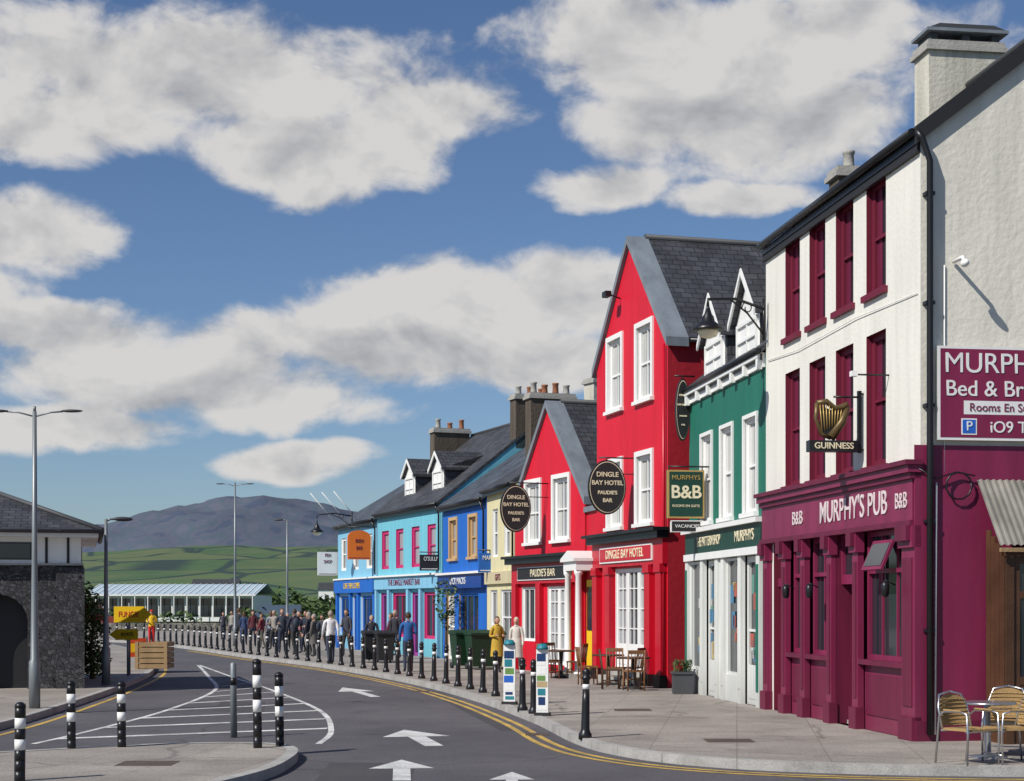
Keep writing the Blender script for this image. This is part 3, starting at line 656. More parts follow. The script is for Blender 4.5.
text('fascia_lettering',"THE PATTERN SHOP",.30,(2.1,-.11,3.39),FR,CREAMT,root,sx=.72)
text('fascia_lettering_b',"MURPHYS",.32,(4.9,-.11,3.39),FR,CREAMT,root)
def dormer(root,xc,w,z0,h,y0,dep,front,glass,rise=.75,trim=WTRIM,side=SLATE):
    m=MB(); a=xc-w/2;b=xc+w/2
    m.box(a,b,y0,y0+.05,z0,z0+h,front); window(m,a+.12,b-.12,z0+.12,z0+h-.08,y0-.03,trim,glass,.07,True,1,0)
    for x in (a,b): m.face([(x,y0,z0),(x,y0+dep,z0+dep*.8),(x,y0+dep,z0+h),(x,y0,z0+h)],side)
    m.face([(a,y0,z0+h),(b,y0,z0+h),(xc,y0,z0+h+rise)],front)
    for s1,x in ((-1,a-.12),(1,b+.12)):
        m.prism([(x,y0-.14,z0+h-.1),(xc,y0-.14,z0+h+rise+.05),(xc,y0-.14,z0+h+rise+.15),(x,y0-.14,z0+h-.0)],(0,dep+.14+rise*1.0,0),side)
        m.prism([(x,y0-.17,z0+h-.14),(xc,y0-.17,z0+h+rise+.0),(xc,y0-.17,z0+h+rise+.14),(x,y0-.17,z0+h-.0)],(0,.04,0),trim)
    m.obj('dormer',root)
dormer(root,4.3,1.7,6.95,.95,.15,2.2,WTRIM,GLASS,.85)
dormer(root,1.7,1.7,6.95,.95,.15,2.2,WTRIM,GLASS,.85)
chimney(root,L+.05,L+.6,1.25,1.85,8.8,10.40,BROWNC,1,GREEND)
def bell_lamp(name,base,tip,drop=.55):
    e=MB(); b=Vector(base); t=Vector(tip)
    e.tube([b,b+(t-b)*.5+Vector((0,0,.16)),t+Vector((0,0,.12)),t],.028,BLACK,8)
    e.tube([b-Vector((0,0,.5)),b+(t-b)*.3-Vector((0,0,.1)),b+(t-b)*.6+Vector((0,0,.14))],.018,BLACK,6)
    sp=[b+(t-b)*.3+((t-b).normalized()*math.cos(a)+Vector((0,0,1))*math.sin(a))*(.13-.012*a) for a in [i*.6 for i in range(12)]]
    e.tube(sp,.012,BLACK,5); e.tube([b-Vector((0,0,.6)),b+Vector((0,0,.2))],.03,BLACK,6)
    e.tube([t,t-Vector((0,0,drop-.5))],.02,BLACK,6)
    e.lathe(t-Vector((0,0,drop)),[(.05,0),(.16,.04),(.20,.12),(.20,.16)],paint('lamp_glass',(.75,.70,.5),.2),14)
    e.lathe(t-Vector((0,0,drop-.15)),[(.30,0),(.31,.02),(.22,.10),(.13,.17),(.11,.26),(.06,.33),(.03,.42)],BLACK,16)
    return e.obj(name)
bell_lamp('wall_mounted_street_lamp',(4.85,30.8,7.70),(3.70,30.2,7.65),.62)
root2=empty('guesthouse_hanging_sign',(3.86,35.6,0),R_(-82))
m=MB()
m.box(-.05,.05,-.42,.42,3.93,5.00,GOLD); m.box(-.055,.055,-.38,.38,3.97,4.96,GREEND); m.box(-.04,.04,-.34,.40,3.62,3.88,WTRIM); m.box(-.045,.045,-.32,.38,3.64,3.86,MBLK)
m.tube([(0,-.4,5.08),(0,.6,5.08)],.02,BLACK,6); m.tube([(0,.38,5.0),(0,.38,5.08)],.012,BLACK,5); m.tube([(0,-.38,5.0),(0,-.38,5.08)],.012,BLACK,5)
m.obj('board',root2)
text('lettering_name',"MURPHYS",.15,(.06,0,4.83),PR,GOLD,root2); text('lettering_bb',"B&B",.40,(.06,0,4.50),PR,CREAMT,root2,off=.008); text('lettering_rooms',"ROOMS EN SUITE",.08,(.06,0,4.2),PR,CREAMT,root2); text('lettering_small',"VACANCIES",.105,(.05,.03,3.75),PR,WTRIM,root2)
# ------------------------------------------------------------------ building 3: tall red hotel
def oval_sign(loc,rz,name='oval_hotel_sign',arm=.9,w=.58,h=.78):
    r=empty(name,loc,rz); m=MB(); n=36
    for i,(f,x,mt) in enumerate(((1,.04,BLACK),(.94,.046,CREAMT),(.91,.052,MBLK))):
        m.prism([(-x,w*f*math.cos(2*math.pi*q/n),h*f*math.sin(2*math.pi*q/n)) for q in range(n)],(2*x,0,0),mt)
    m.tube([(0,-.2,h+.06),(0,arm,h+.06)],.02,BLACK,6); m.tube([(0,.0,h-.02),(0,0,h+.06)],.014,BLACK,5); m.tube([(0,w-.1,h*.5),(0,arm,h*.5)],.014,BLACK,5)
    m.obj('board',r)
    k=w/.58
    for t,z,s in (("DINGLE",.36,.195),("BAY HOTEL",.12,.185),("PAUDIE'S",-.16,.15),("BAR",-.38,.16)):
        text('lettering_%s'%t.split()[0].lower(),t,s*k,(.056,0,z*h/.78),PR,CREAMT,r,off=.003)
    return r
SIDR=paint('red_shaded_side_wall',(.36,.008,.02),.7,.2,.3)  # side walls' shade put into the colour: darker red than the sunlit front
root,L=frame('tall_red_hotel',(2.32,43.7),(3.75,38.5))
ops=[(1.0,2.05,7.15,9.0),(3.25,4.3,7.15,9.0),(1.0,2.05,4.05,5.75),(3.25,4.3,4.05,5.75),(1.55,4.1,.35,2.95)]
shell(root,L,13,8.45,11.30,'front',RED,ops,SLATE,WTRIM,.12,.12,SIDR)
m=MB()
for o in ops[:4]: window(m,*o,.08,WTRIM,GLASSL,.11,True,1,0,NET); surround(m,*o,.13,.05,WTRIM)
m.obj('windows',root)
s=(11.30-8.45)/(L/2)
m=MB()
for e in (-.16,L+.16): m.prism([(e,-.10,8.45-s*.16-.06),(L/2,-.10,11.30-.02),(L/2,-.10,11.30+.18),(e,-.10,8.45-s*.16+.16)],(0,.58,0),LEAD)
m.obj('gable_coping',root)
m=MB()
m.box(-.05,L+.05,-.30,-.002,3.62,3.80,BLACK); m.box(-.12,L+.12,-.42,-.002,3.80,3.88,BLACK); m.box(0,L,-.14,-.002,3.0,3.62,REDD)
m.box(.75,4.75,-.18,-.14,3.1,3.52,WTRIM); m.box(.80,4.70,-.19,-.18,3.14,3.48,REDD)
for a in (0.05,1.1,4.15,L-.45): m.box(a,a+.38,-.16,-.0,-.15,3.0,REDD); m.box(a-.03,a+.41,-.2,0,-.16,.3,BLACK); m.box(a-.03,a+.41,-.2,0,2.8,3.0,REDD)
m.box(1.5,4.15,-.5,.1,-.1,.17,CONC); m.box(1.52,4.13,-.2,.1,.17,.345,CONC)
for k in range(3):
    a=1.55+k*.85; b=a+.85; window(m,a+.01,b-.01,.36,2.94,.06,WTRIM,GLASS if k==1 else GLASSL,.10,False,1,4); m.box(a+.1,b-.1,.03,.055,.46,1.0,WTRIM)
m.obj('shopfront',root)
text('fascia_lettering',"DINGLE BAY HOTEL",.32,(2.75,-.195,3.31),FR,CREAMT,root,off=.003)
m=MB()
m.tube([(2.0,-.02,10.0),(2.0,-.35,10.1)],.02,BLACK); m.box(1.85,2.15,-.48,-.32,10.02,10.16,BLACK); m.tube([(L-.08,-.08,8.3),(L-.08,-.08,.1)],.04,REDD,8)
m.obj('wall_fittings',root)
oval_sign((2.40,40.5,4.98),root.rotation_euler.z,arm=.85,w=.50,h=.69)
oval_sign((3.93,36.9,6.5),R_(-76),arm=.3,w=.17,h=.72)
root,L=frame('hotel_entrance_porch',(2.05,45.0),(2.32,43.7))
m=MB(); m.box(-.02,L+.02,.05,6,-.2,4.6,RED); m.box(-.05,L+.05,-.03,6.1,4.6,4.75,LEAD)
m.box(-.1,L+.05,-.60,.05,2.95,3.2,WTRIM); m.box(-.15,L+.1,-.68,.05,3.2,3.28,WTRIM); m.prism([(-.15,-.68,3.28),(L+.1,-.68,3.28),(L/2,-.68,3.5)],(0,.7,0),WTRIM)
for x in (.03,L-.08): 
    m.lathe((x,-.5,0),[(.14,0),(.14,.15),(.10,.2),(.09,1.5),(.08,2.8),(.12,2.86),(.12,2.95)],WTRIM,14)
m.box(.2,L-.2,-.0,.05,.15,2.7,YEL); m.box(.3,L-.3,-.02,-.0,1.3,2.5,GLASS); m.box(-.1,L+.1,-.8,0,-.1,.12,CONC)
m.obj('porch',root)
# ------------------------------------------------------------------ building 4: small red gable
root,L=frame('small_red_hotel_wing',(.094,50.1),(2.05,45.0))
ops=[(1.0,2.1,3.9,5.7),(3.2,4.3,3.9,5.7),(2.7,4.2,.25,2.55),(.6,1.9,.9,2.55)]
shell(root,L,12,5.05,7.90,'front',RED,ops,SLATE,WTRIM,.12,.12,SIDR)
m=MB()
for o in ops[:2]: window(m,*o,.08,WTRIM,GLASSL,.11,True,1,0,NET); surround(m,*o,.13,.05,WTRIM)
window(m,*ops[3],.08,WTRIM,GLASS,.08,False,2,0); window(m,2.7,3.45,.25,2.55,.08,WTRIM,GLASSL,.1,False,1,4); window(m,3.45,4.2,.25,2.55,.08,WTRIM,GLASSL,.1,False,1,4)
m.obj('windows',root)
s=(7.90-5.05)/(L/2); m=MB()
for e in (-.16,L+.16): m.prism([(e,-.10,5.05-s*.16-.06),(L/2,-.10,7.90-.02),(L/2,-.10,7.90+.18),(e,-.10,5.05-s*.16+.16)],(0,.58,0),LEAD)
m.obj('gable_coping',root)
m=MB(); m.box(-.05,L+.05,-.34,-.002,3.25,3.42,BLACK); m.box(-.12,L+.12,-.44,-.002,3.42,3.5,BLACK); m.box(0,L,-.12,-.002,2.65,3.25,REDD); m.box(.6,4.8,-.16,-.12,2.75,3.15,WTRIM); m.box(.64,4.76,-.17,-.16,2.78,3.12,MBLK)
for a in (.05,2.05,4.4,L-.4): m.box(a,a+.34,-.14,0,-.15,2.65,REDD)
m.obj('shopfront',root)
text('fascia_lettering',"PAUDIE'S BAR",.32,(2.7,-.175,2.95),FR,CREAMT,root)
oval_sign((.10,47.2,4.85),root.rotation_euler.z,arm=1.3,w=.48,h=.70)
root,L=frame('rear_house',(1.6,61.5),(4.6,56))
shell(root,L,7,6.6,9.4,'plain',paint('grey_render',(.35,.35,.33),.8),[],SLATEB)
chimney(root,1.6,2.3,.4,1.5,7.6,10.5,STONEC,1)
# ------------------------------------------------------------------ building 5: cream
root,L=frame('cream_house',(-.85,54.5),(.12,50.6))
ops=[(.8,1.6,3.6,5.2),(2.5,3.3,3.6,5.2),(.5,1.5,.2,2.5),(2.0,3.6,.7,2.5)]
shell(root,L,8,5.9,8.4,'side',CREAM,ops,SLATE,WTRIM)
m=MB()
for o in ops: window(m,*o,.08,WTRIM,GLASS,.08,True,1)
m.box(0,L,-.1,-.0,2.7,3.1,paint('cream_fascia',(.55,.48,.3),.6)); m.obj('windows',root)
text('fascia_lettering',"GIFTS",.3,(2,-.11,2.9),FR,MAR,root)
# ------------------------------------------------------------------ building 6: blue
root,L=frame('blue_house',(-2.59,60),(-.87,54.7))
TAN=paint('tan_trim',(.50,.33,.17),.6)
ops=[(1.0,1.9,3.7,5.1),(3.5,4.4,3.7,5.1),(.6,1.6,.0,2.4),(2.2,4.6,.8,2.4)]
shell(root,L,7.5,5.7,8.2,'side',BLUE,ops,SLATEB,TAN)
m=MB()
for o in ops[:2]: window(m,*o,.08,TAN,GLASSL,.1,True,0); surround(m,*o,.12,.04,TAN)
window(m,*ops[2],.08,WTRIM,GLASSL,.1,True,1); window(m,*ops[3],.08,BLUE,GLASS,.08,False,2)
DB=paint('dark_blue_paint',(.01,.05,.25),.4)
m.box(0,L,-.2,-.0,2.6,3.1,DB); m.box(-.03,L+.03,-.3,0,3.1,3.18,WTRIM); m.obj('windows',root)
text('fascia_lettering',"DICK MACKS",.34,(2.7,-.21,2.85),FR,WTRIM,root)
chimney(root,L-.3,L+.3,1.5,3.1,6.4,9.30,BROWNC,4)
# ------------------------------------------------------------------ building 7: turquoise
root,L=frame('turquoise_house',(-5.7,68),(-2.65,60.2))
ops=[(c-.5,c+.5,3.5,5.1) for c in (1.1,3.1,5.2,7.2)]+[(.5,1.6,.0,2.5),(2.2,4.2,.7,2.5),(4.8,5.8,0,2.5),(6.3,7.9,.7,2.5)]
shell(root,L,8.5,5.9,9.2,'side',TURQ,ops,SLATE,PINK)
m=MB()
for o in ops[:4]: window(m,*o,.08,PINK,GLASSL,.14,True,0)
for o in ops[4:]: window(m,*o,.08,paint('purple_paint',(.30,.06,.30),.5) if o[2]==0 else PINK,GLASS,.12,False,1)
m.box(0,L,-.18,0,2.65,3.15,LBLUE); m.box(-.03,L+.03,-.28,0,3.15,3.22,WTRIM)
for a in (0,1.8,4.4,6.0,8.05): m.box(a,a+.25,-.15,0,-.15,2.65,LBLUE)
m.obj('windows',root)
text('fascia_lettering',"THE DINGLE MARKET BAR",.36,(4.2,-.19,2.9),FR,MAR,root)
dormer(root,2.3,1.4,6.2,1.15,.7,2.4,WTRIM,GLASS,.55); dormer(root,5.9,1.4,6.2,1.15,.7,2.4,WTRIM,GLASS,.55)
chimney(root,-.2,.4,2.4,4.0,7.6,9.6,BROWNC,3); chimney(root,L-.6,L+.0,3.0,4.4,8.0,10.1,BROWNC,3)
# ------------------------------------------------------------------ building 8: light blue
root,L=frame('light_blue_house',(-8.2,75.4),(-5.75,68.3))
ops=[(c-.5,c+.5,3.6,5.1) for c in (1.2,3.6,6.1)]+[(.5,2.6,.7,2.4),(3.1,4.1,0,2.4),(4.7,6.9,.7,2.4)]
shell(root,L,8,5.7,8.1,'side',LBLUE,ops,SLATEB,WTRIM)
m=MB()
for o in ops[:3]: window(m,*o,.08,WTRIM,GLASS,.12,True,1)
for o in ops[3:]: window(m,*o,.08,BLUE,GLASS,.12,False,1)
m.box(0,L,-.2,0,2.55,3.15,BLUE); m.box(0,L,-.25,0,3.15,3.22,WTRIM)
for a in (0,2.7,4.2,7.1): m.box(a,a+.3,-.12,0,-.15,2.55,BLUE)
m.obj('windows',root); text('fascia_lettering',"CAFE  FISH & CHIPS",.36,(3.6,-.21,2.85),FR,YEL,root)
def hang(name,x,y,z0,z1,w,mat,txt,rz=R_(-72),tm=WTRIM,arch=False):
    r=empty(name,(x,y,0),rz); m=MB(); m.box(-.05,.05,-w/2,w/2,z0,z1,mat)
    if arch: m.prism([(-.05,w/2*math.cos(t),z1+.3*math.sin(t)) for t in [i/12*math.pi for i in range(13)]],(.1,0,0),mat)
    m.box(-.055,.055,-w/2+.05,w/2-.05,z0+.05,z0+.08,tm); m.tube([(0,-w/2,z1+.35*arch+.1),(0,w/2+.9,z1+.35*arch+.1)],.025,BLACK,6); m.tube([(0,0,z1),(0,0,z1+.35*arch+.1)],.015,BLACK,5)
    m.obj('board',r)
    for i,t in enumerate(txt): text('lettering_%d'%(i+1),t,.22,(.062,0,z1-.16-.3*i),PR,tm,r,sx=.7)
hang('orange_hanging_sign',-6.55,68.5,3.95,4.9,1.0,ORANGE,("IRISH","BAR"),arch=True,tm=MAR)
hang('white_hanging_sign',-8.7,75.5,3.4,4.5,.95,WTRIM,("FISH","SHOP"),tm=MAR)
hang('black_hanging_sign',-2.95,60.5,3.3,3.9,1.1,MBLK,("O'SULLIVAN",))
hang('blue_hanging_sign',-.75,54.0,3.1,3.75,.8,BLUE,("MARINE",))
bell_lamp('wall_mounted_street_lamp',(-7.2,72,6.0),(-8.7,71.4,5.9),.8)
m=MB()
for dx in (0,.6,1.2): m.tube([(-8.0+dx,74.0-dx,5.6),(-9.2+dx,73.0-dx,7.1)],.022,WTRIM,6)
m.obj('flagpoles')
# ------------------------------------------------------------------ stone building on the left
root=empty('stone_toilet_block',(-16.77,36.77,0),R_(15))
L=6.65; n=10; cx=4.75; r=.65
ops2=[(cx-r,cx+r,-.2,2.25)]
m=MB(); facade(m,L,-.2,2.95,ops2,RUBBLE,0,.4)
for i in range(n):
    t0=math.pi*i/n; t1=math.pi*(i+1)/n; a=(cx+r*math.cos(t0),1.6+r*math.sin(t0)); b=(cx+r*math.cos(t1),1.6+r*math.sin(t1))
    m.face([(a[0],.002,a[1]),(a[0],.002,2.26),(b[0],.002,2.26),(b[0],.002,b[1])],RUBBLE); m.face([(a[0],0,a[1]),(b[0],0,b[1]),(b[0],.4,b[1]),(a[0],.4,a[1])],RUBBLE)
m.box(cx-r,cx+r,.42,.46,-.2,2.3,MBLK); m.face([(L,0,-.2),(L,6,-.2),(L,6,2.95),(L,0,2.95)],RUBBLE); m.face([(0,6,-.2),(L,6,-.2),(L,6,3.7),(0,6,3.7)],RUBBLE); m.face([(0,0,-.2),(0,6,-.2),(0,6,3.7),(0,0,3.7)],RUBBLE)
m.box(L-.6,L+.06,-.08,.5,-.2,2.9,RUBBLE)
m.box(0,L+.04,-.06,6.0,2.95,3.0,CONC)
m.obj('stone_walls',root)
m=MB(); m.box(0,L-.02,.02,5.98,3.0,3.62,WTRIM)
for a in (.4,2.4,4.4): m.box(a,a+1.1,.0,.02,3.08,3.5,DGREY); m.box(a+.05,a+1.05,-.01,0,3.12,3.46,GLASS)
for a in (5.8,6.3): m.box(a,a+.06,.0,.02,3.0,3.62,MBLK)
m.box(-.3,L+.38,-.38,6.3,3.62,3.76,WTRIM); m.obj('upper_band',root)
m=MB(); a,b,c,d=-.4,L+.48,-.48,6.4; z=3.76; rz=5.15; h=(d-c)/2; y=(c+d)/2
m.face([(a,c,z),(b,c,z),(b-h,y,rz),(a+h,y,rz)],SLATE); m.face([(b,c,z),(b,d,z),(b-h,y,rz)],SLATE); m.face([(b,d,z),(a,d,z),(a+h,y,rz),(b-h,y,rz)],SLATE); m.face([(a,d,z),(a,c,z),(a+h,y,rz)],SLATE); m.face([(a,c,z-.004),(a,d,z-.004),(b,d,z-.004),(b,c,z-.004)],DGREY)
m.tube([(a,c,z),(b,c,z),(b,d,z)],.06,DGREY,6); m.tube([(b,c,z+.03),(b-h,y,rz+.02)],.06,DGREY,6); m.tube([(b-h,y,rz+.03),(a+h,y,rz+.03)],.07,DGREY,6)
m.obj('hipped_roof',root)
# ------------------------------------------------------------------ lamps
def lamp(name,x,y,h,kind,base=0,rz=0):
    m=MB(); m.lathe((0,0,0),[(.11,0),(.11,.9),(.08,.95),(.055,h*.5),(.04,h)],STEEL,12)
    if kind==2:
        for s in (-1,1):
            m.tube([(0,0,h-.1),(s*.3,0,h-.02),(s*.55,0,h)],.018,STEEL,6); m.ell((s*.72,0,h+.01),(.22,.09,.03),DGREY,12,6)
        m.tube([(0,0,h),(0,0,h+.1)],.03,STEEL)
    else:
        m.tube([(0,0,h-.05),(.12,0,h),(.25,0,h)],.03,STEEL,6); m.ell((.42,0,h+.01),(.26,.11,.06),DGREY,12,6)
    m.obj(name,None,(x,y,base),rz)
lamp('street_lamp',-9.25,31,5.75,2); lamp('street_lamp',-10.15,40,4.15,1,0,math.pi*.15); lamp('street_lamp',-13.5,78,7.9,2,0); lamp('street_lamp',-11.1,79,6.2,1,0,math.pi)
# ------------------------------------------------------------------ left pavement things
def arrow_sign(name,x,y,zs,w,h,rz=0,txt=None,tm=None,flip=1):
    r=empty(name,(x,y,0),rz); m=MB(); m.tube([(0,0,0),(0,0,zs+h+.1)],.035,STEEL,8)
    m.prism([(-w/2*flip,-.09,zs),(w/2*flip,-.09,zs),((w/2+.22)*flip,-.09,zs+h/2),(w/2*flip,-.09,zs+h),(-w/2*flip,-.09,zs+h)],(0,.04,0),YEL); m.obj('sign_board',r)
    if txt: text('lettering',txt,h*.5,(0,-.095,zs+h/2),FR,tm,r,sx=.75)
arrow_sign('yellow_direction_sign',-11.0,46,1.5,.85,.46,0,"FUNGIE",RED)
arrow_sign('yellow_direction_sign',-10.85,45.2,1.02,.6,.30,0,"BOATS",BLACK,-1)
m=MB()
for k in range(5): m.box(-.5,.5,-.52,-.48,.02+k*.17,.16+k*.17,WOODL); m.box(-.5,.5,.48,.52,.02+k*.17,.16+k*.17,WOODL); m.box(.46,.5,-.48,.48,.02+k*.17,.16+k*.17,WOODL); m.box(-.5,-.46,-.48,.48,.02+k*.17,.16+k*.17,WOODL)
for a in (-.5,.4): m.box(a,a+.1,-.54,-.52,0,.86,WOODL)
m.box(-.45,.45,-.47,.47,.7,.76,BARK); m.obj('timber_planter_box',None,(-11.25,50.4,0))
person('painted_figure_statue',-11.35,50.4,R_(190),1.75,(.80,.52,.01),(.60,.02,.02),(.60,.02,.02),scale=.62,hat=(.6,.02,.02),arm='bent',z=.76,stride=.02)
m=MB(); ORR=paint('orange_red_panel',(.60,.07,.02),.5)
m.box(-.28,.28,-.02,.02,.35,.95,ORR); m.box(-.2,.2,-.025,-.02,.5,.78,YEL); m.box(-.33,-.28,-.03,.03,0,1,STEEL); m.box(.28,.33,-.03,.03,0,1,STEEL); m.obj('information_panel',None,(-11.9,50.8,0),R_(20))
def foliage(name,vols,dens,size,mat,trunk=None,fixed=None):
    m=MB()
    if trunk: 
        for t in trunk: m.tube(t[0],t[1],BARK,7)
    for c,r in vols:
        k=fixed or int(dens*r[0]*r[1]*r[2])
        for i in range(k):
            d=Vector((random.gauss(0,1),random.gauss(0,1),random.gauss(0,1))).normalized()*random.uniform(.3,1.0)**.5
            p=Vector((c[0]+d.x*r[0],c[1]+d.y*r[1],c[2]+d.z*r[2]))
            if p.z<.02: continue
            p+=noise.noise_vector(p*1.3)*.22*min(r)
            a=Vector((random.uniform(-1,1),random.uniform(-1,1),random.uniform(-.6,.6))).normalized()*size*random.uniform(.6,1.2); b=a.cross(Vector((random.uniform(-1,1),random.uniform(-1,1),1))).normalized()*size*.45
            m.face([p-a,p+b,p+a,p-b],mat)
    return m.obj(name)
foliage('shrub',[((-11.35,43.2,1.2),(.5,.45,1.2)),((-11.85,44,1.6),(.5,.5,1.15)),((-11.6,43.6,.5),(.7,.5,.5))],4600,.075,LEAF2,[([(-11.35,43.3,0),(-11.4,43.3,.8),(-11.3,43.3,1.6)],[.07,.05,.03]),([(-11.85,44,0),(-11.8,44,1),(-11.95,44,1.8)],[.07,.05,.03])])
hv=[]
for i in range(16):
    x=random.uniform(-52,-18); hv.append(((x,random.uniform(128,150),.4),(random.uniform(1.2,3.2),1.6,random.uniform(.7,1.5))))
foliage('shrubs_on_bank',hv,0,.30,LEAF,None,260)
hv=[]
for i in range(70):
    hv.append(((random.uniform(-150,20),random.uniform(300,480),1.5),(random.uniform(4,11),4,random.uniform(2.0,4.5))))
foliage('distant_trees',hv,0,1.1,LEAF,None,110)
foliage('potted_tree',[((-2.35,57.2,2.2),(.42,.42,.8)),((-2.3,57.2,1.5),(.3,.3,.4))],1900,.09,LEAF,[([(-2.35,57.2,0),(-2.35,57.2,1),(-2.33,57.2,2.4)],[.06,.05,.03])])
LSTONE=voro('boundary_stone',[(.16,.15,.13),(.24,.22,.19),(.10,.10,.09)],3,.95,.6,(.07,.07,.06))
m=MB(); 
for x in range(-60,-14,3): m.box(x,x+2.98,123,123.5,-.15,.62+.05*((x*7)%3),LSTONE)
m.obj('boundary_stone_wall')
def van(x,y,rz,col):
    pm=paint('van_paint_%s'%str(col),col,.3,.05,.02); m=MB()
    m.prism([(-2.3,-.9,.4),(2.4,-.9,.4),(2.4,-.9,1.0),(1.7,-.9,1.25),(1.1,-.9,2.1),(-2.3,-.9,2.15)],(0,1.8,0),pm)
    m.prism([(1.15,-.91,1.3),(1.62,-.91,1.3),(1.1,-.91,1.95),(.3,-.91,1.95),(.3,-.91,1.3)],(0,.01,0),GLASS); m.face([(1.72,-.8,1.27),(1.72,.8,1.27),(1.16,.8,2.03),(1.16,-.8,2.03)],GLASS)
    for a in (-1.5,1.6):
        for b in (-.92,.72): m.tube([(a,b,.34),(a,b+.2,.34)],.34,MBLK,14)
    m.obj('parked_van',None,(x,y,-.12),rz)
van(-36,136,R_(10),(.25,.05,.04)); van(-20.5,138,R_(185),(.10,.14,.2))
root=empty('long_glazed_building',(-51.5,195,0),R_(-3)); m=MB(); m.box(0,20,0,12,0,3.2,WTRIM); PBR=paint('pale_blue_roof',(.42,.53,.60),.35)
m.face([(-.6,-.8,3.2),(20.6,-.8,3.2),(20.6,6,4.6),(-.6,6,4.6)],PBR); m.face([(-.6,6,4.6),(20.6,6,4.6),(20.6,12.8,3.2),(-.6,12.8,3.2)],PBR)
for i in range(14): m.box(-.6+i*1.6,-.5+i*1.6,-.9,-.82,.2,3.3,WTRIM)
for i in range(27): m.prism([(-.6+i*.8,-.82,3.21),(-.5+i*.8,-.82,3.21),(-.5+i*.8,6,4.62),(-.6+i*.8,6,4.62)],(0,0,.05),WTRIM)
m.box(-.6,20.6,-.9,-.8,3.1,3.3,WTRIM)
for i in range(12): m.box(.4+i*1.65,1.8+i*1.65,-.06,-.0,.6,2.8,GLASS)
m.obj('hall',root)
for i,(x,y,w,h) in enumerate(((-75,620,16,5),(-50,680,12,5),(-112,560,14,4),(-140,700,20,6))):
    m=MB(); m.box(0,w,0,8,0,h,WTRIM); m.prism([(-.4,-.4,h),(-.4,8.4,h),(-.4,4,h+3)],(w+.8,0,0),SLATE)
    for k in range(3): m.box(w*(.15+.3*k),w*(.15+.3*k)+1.6,-.05,0,1.2,3,GLASS)
    m.obj('distant_white_cottage',None,(x,y,(y-480)*.02))
# ------------------------------------------------------------------ hills
def hillmat(name,cols,scale,hedge,haze,hz):
    m,nt,b=nmat(name); N=nt.nodes; Lk=nt.links; tc=N.new('ShaderNodeTexCoord')
    mp=N.new('ShaderNodeMapping'); mp.inputs['Scale'].default_value=(1,.45,0); Lk.new(tc.outputs['Object'],mp.inputs[0])
    v=N.new('ShaderNodeTexVoronoi'); v.inputs['Scale'].default_value=scale; Lk.new(mp.outputs[0],v.inputs['Vector'])
    e=N.new('ShaderNodeTexVoronoi'); e.feature='DISTANCE_TO_EDGE'; e.inputs['Scale'].default_value=scale; Lk.new(mp.outputs[0],e.inputs['Vector'])
    sp=N.new('ShaderNodeSeparateColor'); Lk.new(v.outputs['Color'],sp.inputs[0])
    cr=N.new('ShaderNodeValToRGB'); cr.color_ramp.elements[0].color=(*cols[0],1); cr.color_ramp.elements[1].color=(*cols[-1],1)
    for i,c in enumerate(cols[1:-1]): cr.color_ramp.elements.new((i+1)/(len(cols)-1)).color=(*c,1)
    n=N.new('ShaderNodeTexNoise'); n.inputs['Scale'].default_value=scale*3; n.inputs['Detail'].default_value=8; Lk.new(mp.outputs[0],n.inputs['Vector'])
    ad=N.new('ShaderNodeMath'); ad.operation='ADD'; Lk.new(sp.outputs[0] if hedge else n.outputs['Fac'],ad.inputs[0]); Lk.new(n.outputs['Fac'],ad.inputs[1])
    ml=N.new('ShaderNodeMath'); ml.operation='MULTIPLY_ADD'; ml.inputs[1].default_value=.7 if hedge else 2.2; ml.inputs[2].default_value=-.15 if hedge else -1.7; Lk.new(ad.outputs[0],ml.inputs[0]); Lk.new(ml.outputs[0],cr.inputs[0])
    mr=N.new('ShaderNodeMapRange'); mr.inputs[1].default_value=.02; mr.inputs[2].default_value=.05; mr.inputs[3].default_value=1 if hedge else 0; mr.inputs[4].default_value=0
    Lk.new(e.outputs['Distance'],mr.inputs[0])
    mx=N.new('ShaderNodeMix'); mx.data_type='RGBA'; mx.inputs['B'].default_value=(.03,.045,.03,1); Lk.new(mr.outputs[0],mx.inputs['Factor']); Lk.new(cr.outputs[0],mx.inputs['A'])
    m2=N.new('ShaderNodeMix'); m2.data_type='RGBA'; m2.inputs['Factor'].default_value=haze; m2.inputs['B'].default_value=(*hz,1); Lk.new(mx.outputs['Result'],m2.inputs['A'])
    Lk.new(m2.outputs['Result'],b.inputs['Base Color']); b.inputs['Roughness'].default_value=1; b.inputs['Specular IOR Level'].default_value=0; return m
def terrain(name,x0,x1,y0,y1,nx,ny,fn,mat):
    V=[];F=[]
    for j in range(ny+1):
        for i in range(nx+1):
            x=x0+(x1-x0)*i/nx; y=y0+(y1-y0)*j/ny; V.append((x,y,fn(x,y)))
    for j in range(ny):
        for i in range(nx): a=j*(nx+1)+i; F.append((a,a+1,a+nx+2,a+nx+1))
    me=bpy.data.meshes.new(name); me.from_pydata(V,[],F); me.materials.append(mat)
    for p in me.polygons: p.use_smooth=True
    o=bpy.data.objects.new(name,me); COL.objects.link(o)
def fm(x,y):
    g=lambda cx,s,h:h*math.exp(-((x-cx)/s)**2)
    r=g(-1050,560,275)+g(-1900,700,150)+g(-2800,900,190)+g(-420,500,150)+g(900,1500,130)+noise.fractal(Vector((x/420,y/420,0)),1,2,5)*30
    f=max(0,min(1,(y-4200)/1900)); f=f*f*(3-2*f); rg=abs(noise.fractal(Vector((x/260,y/520,7)),1,2,4))*75
    return -5+r*f*1.08+rg*f*(1-.75*f)+noise.fractal(Vector((x/130,y/130,3)),1,2,4)*12*f
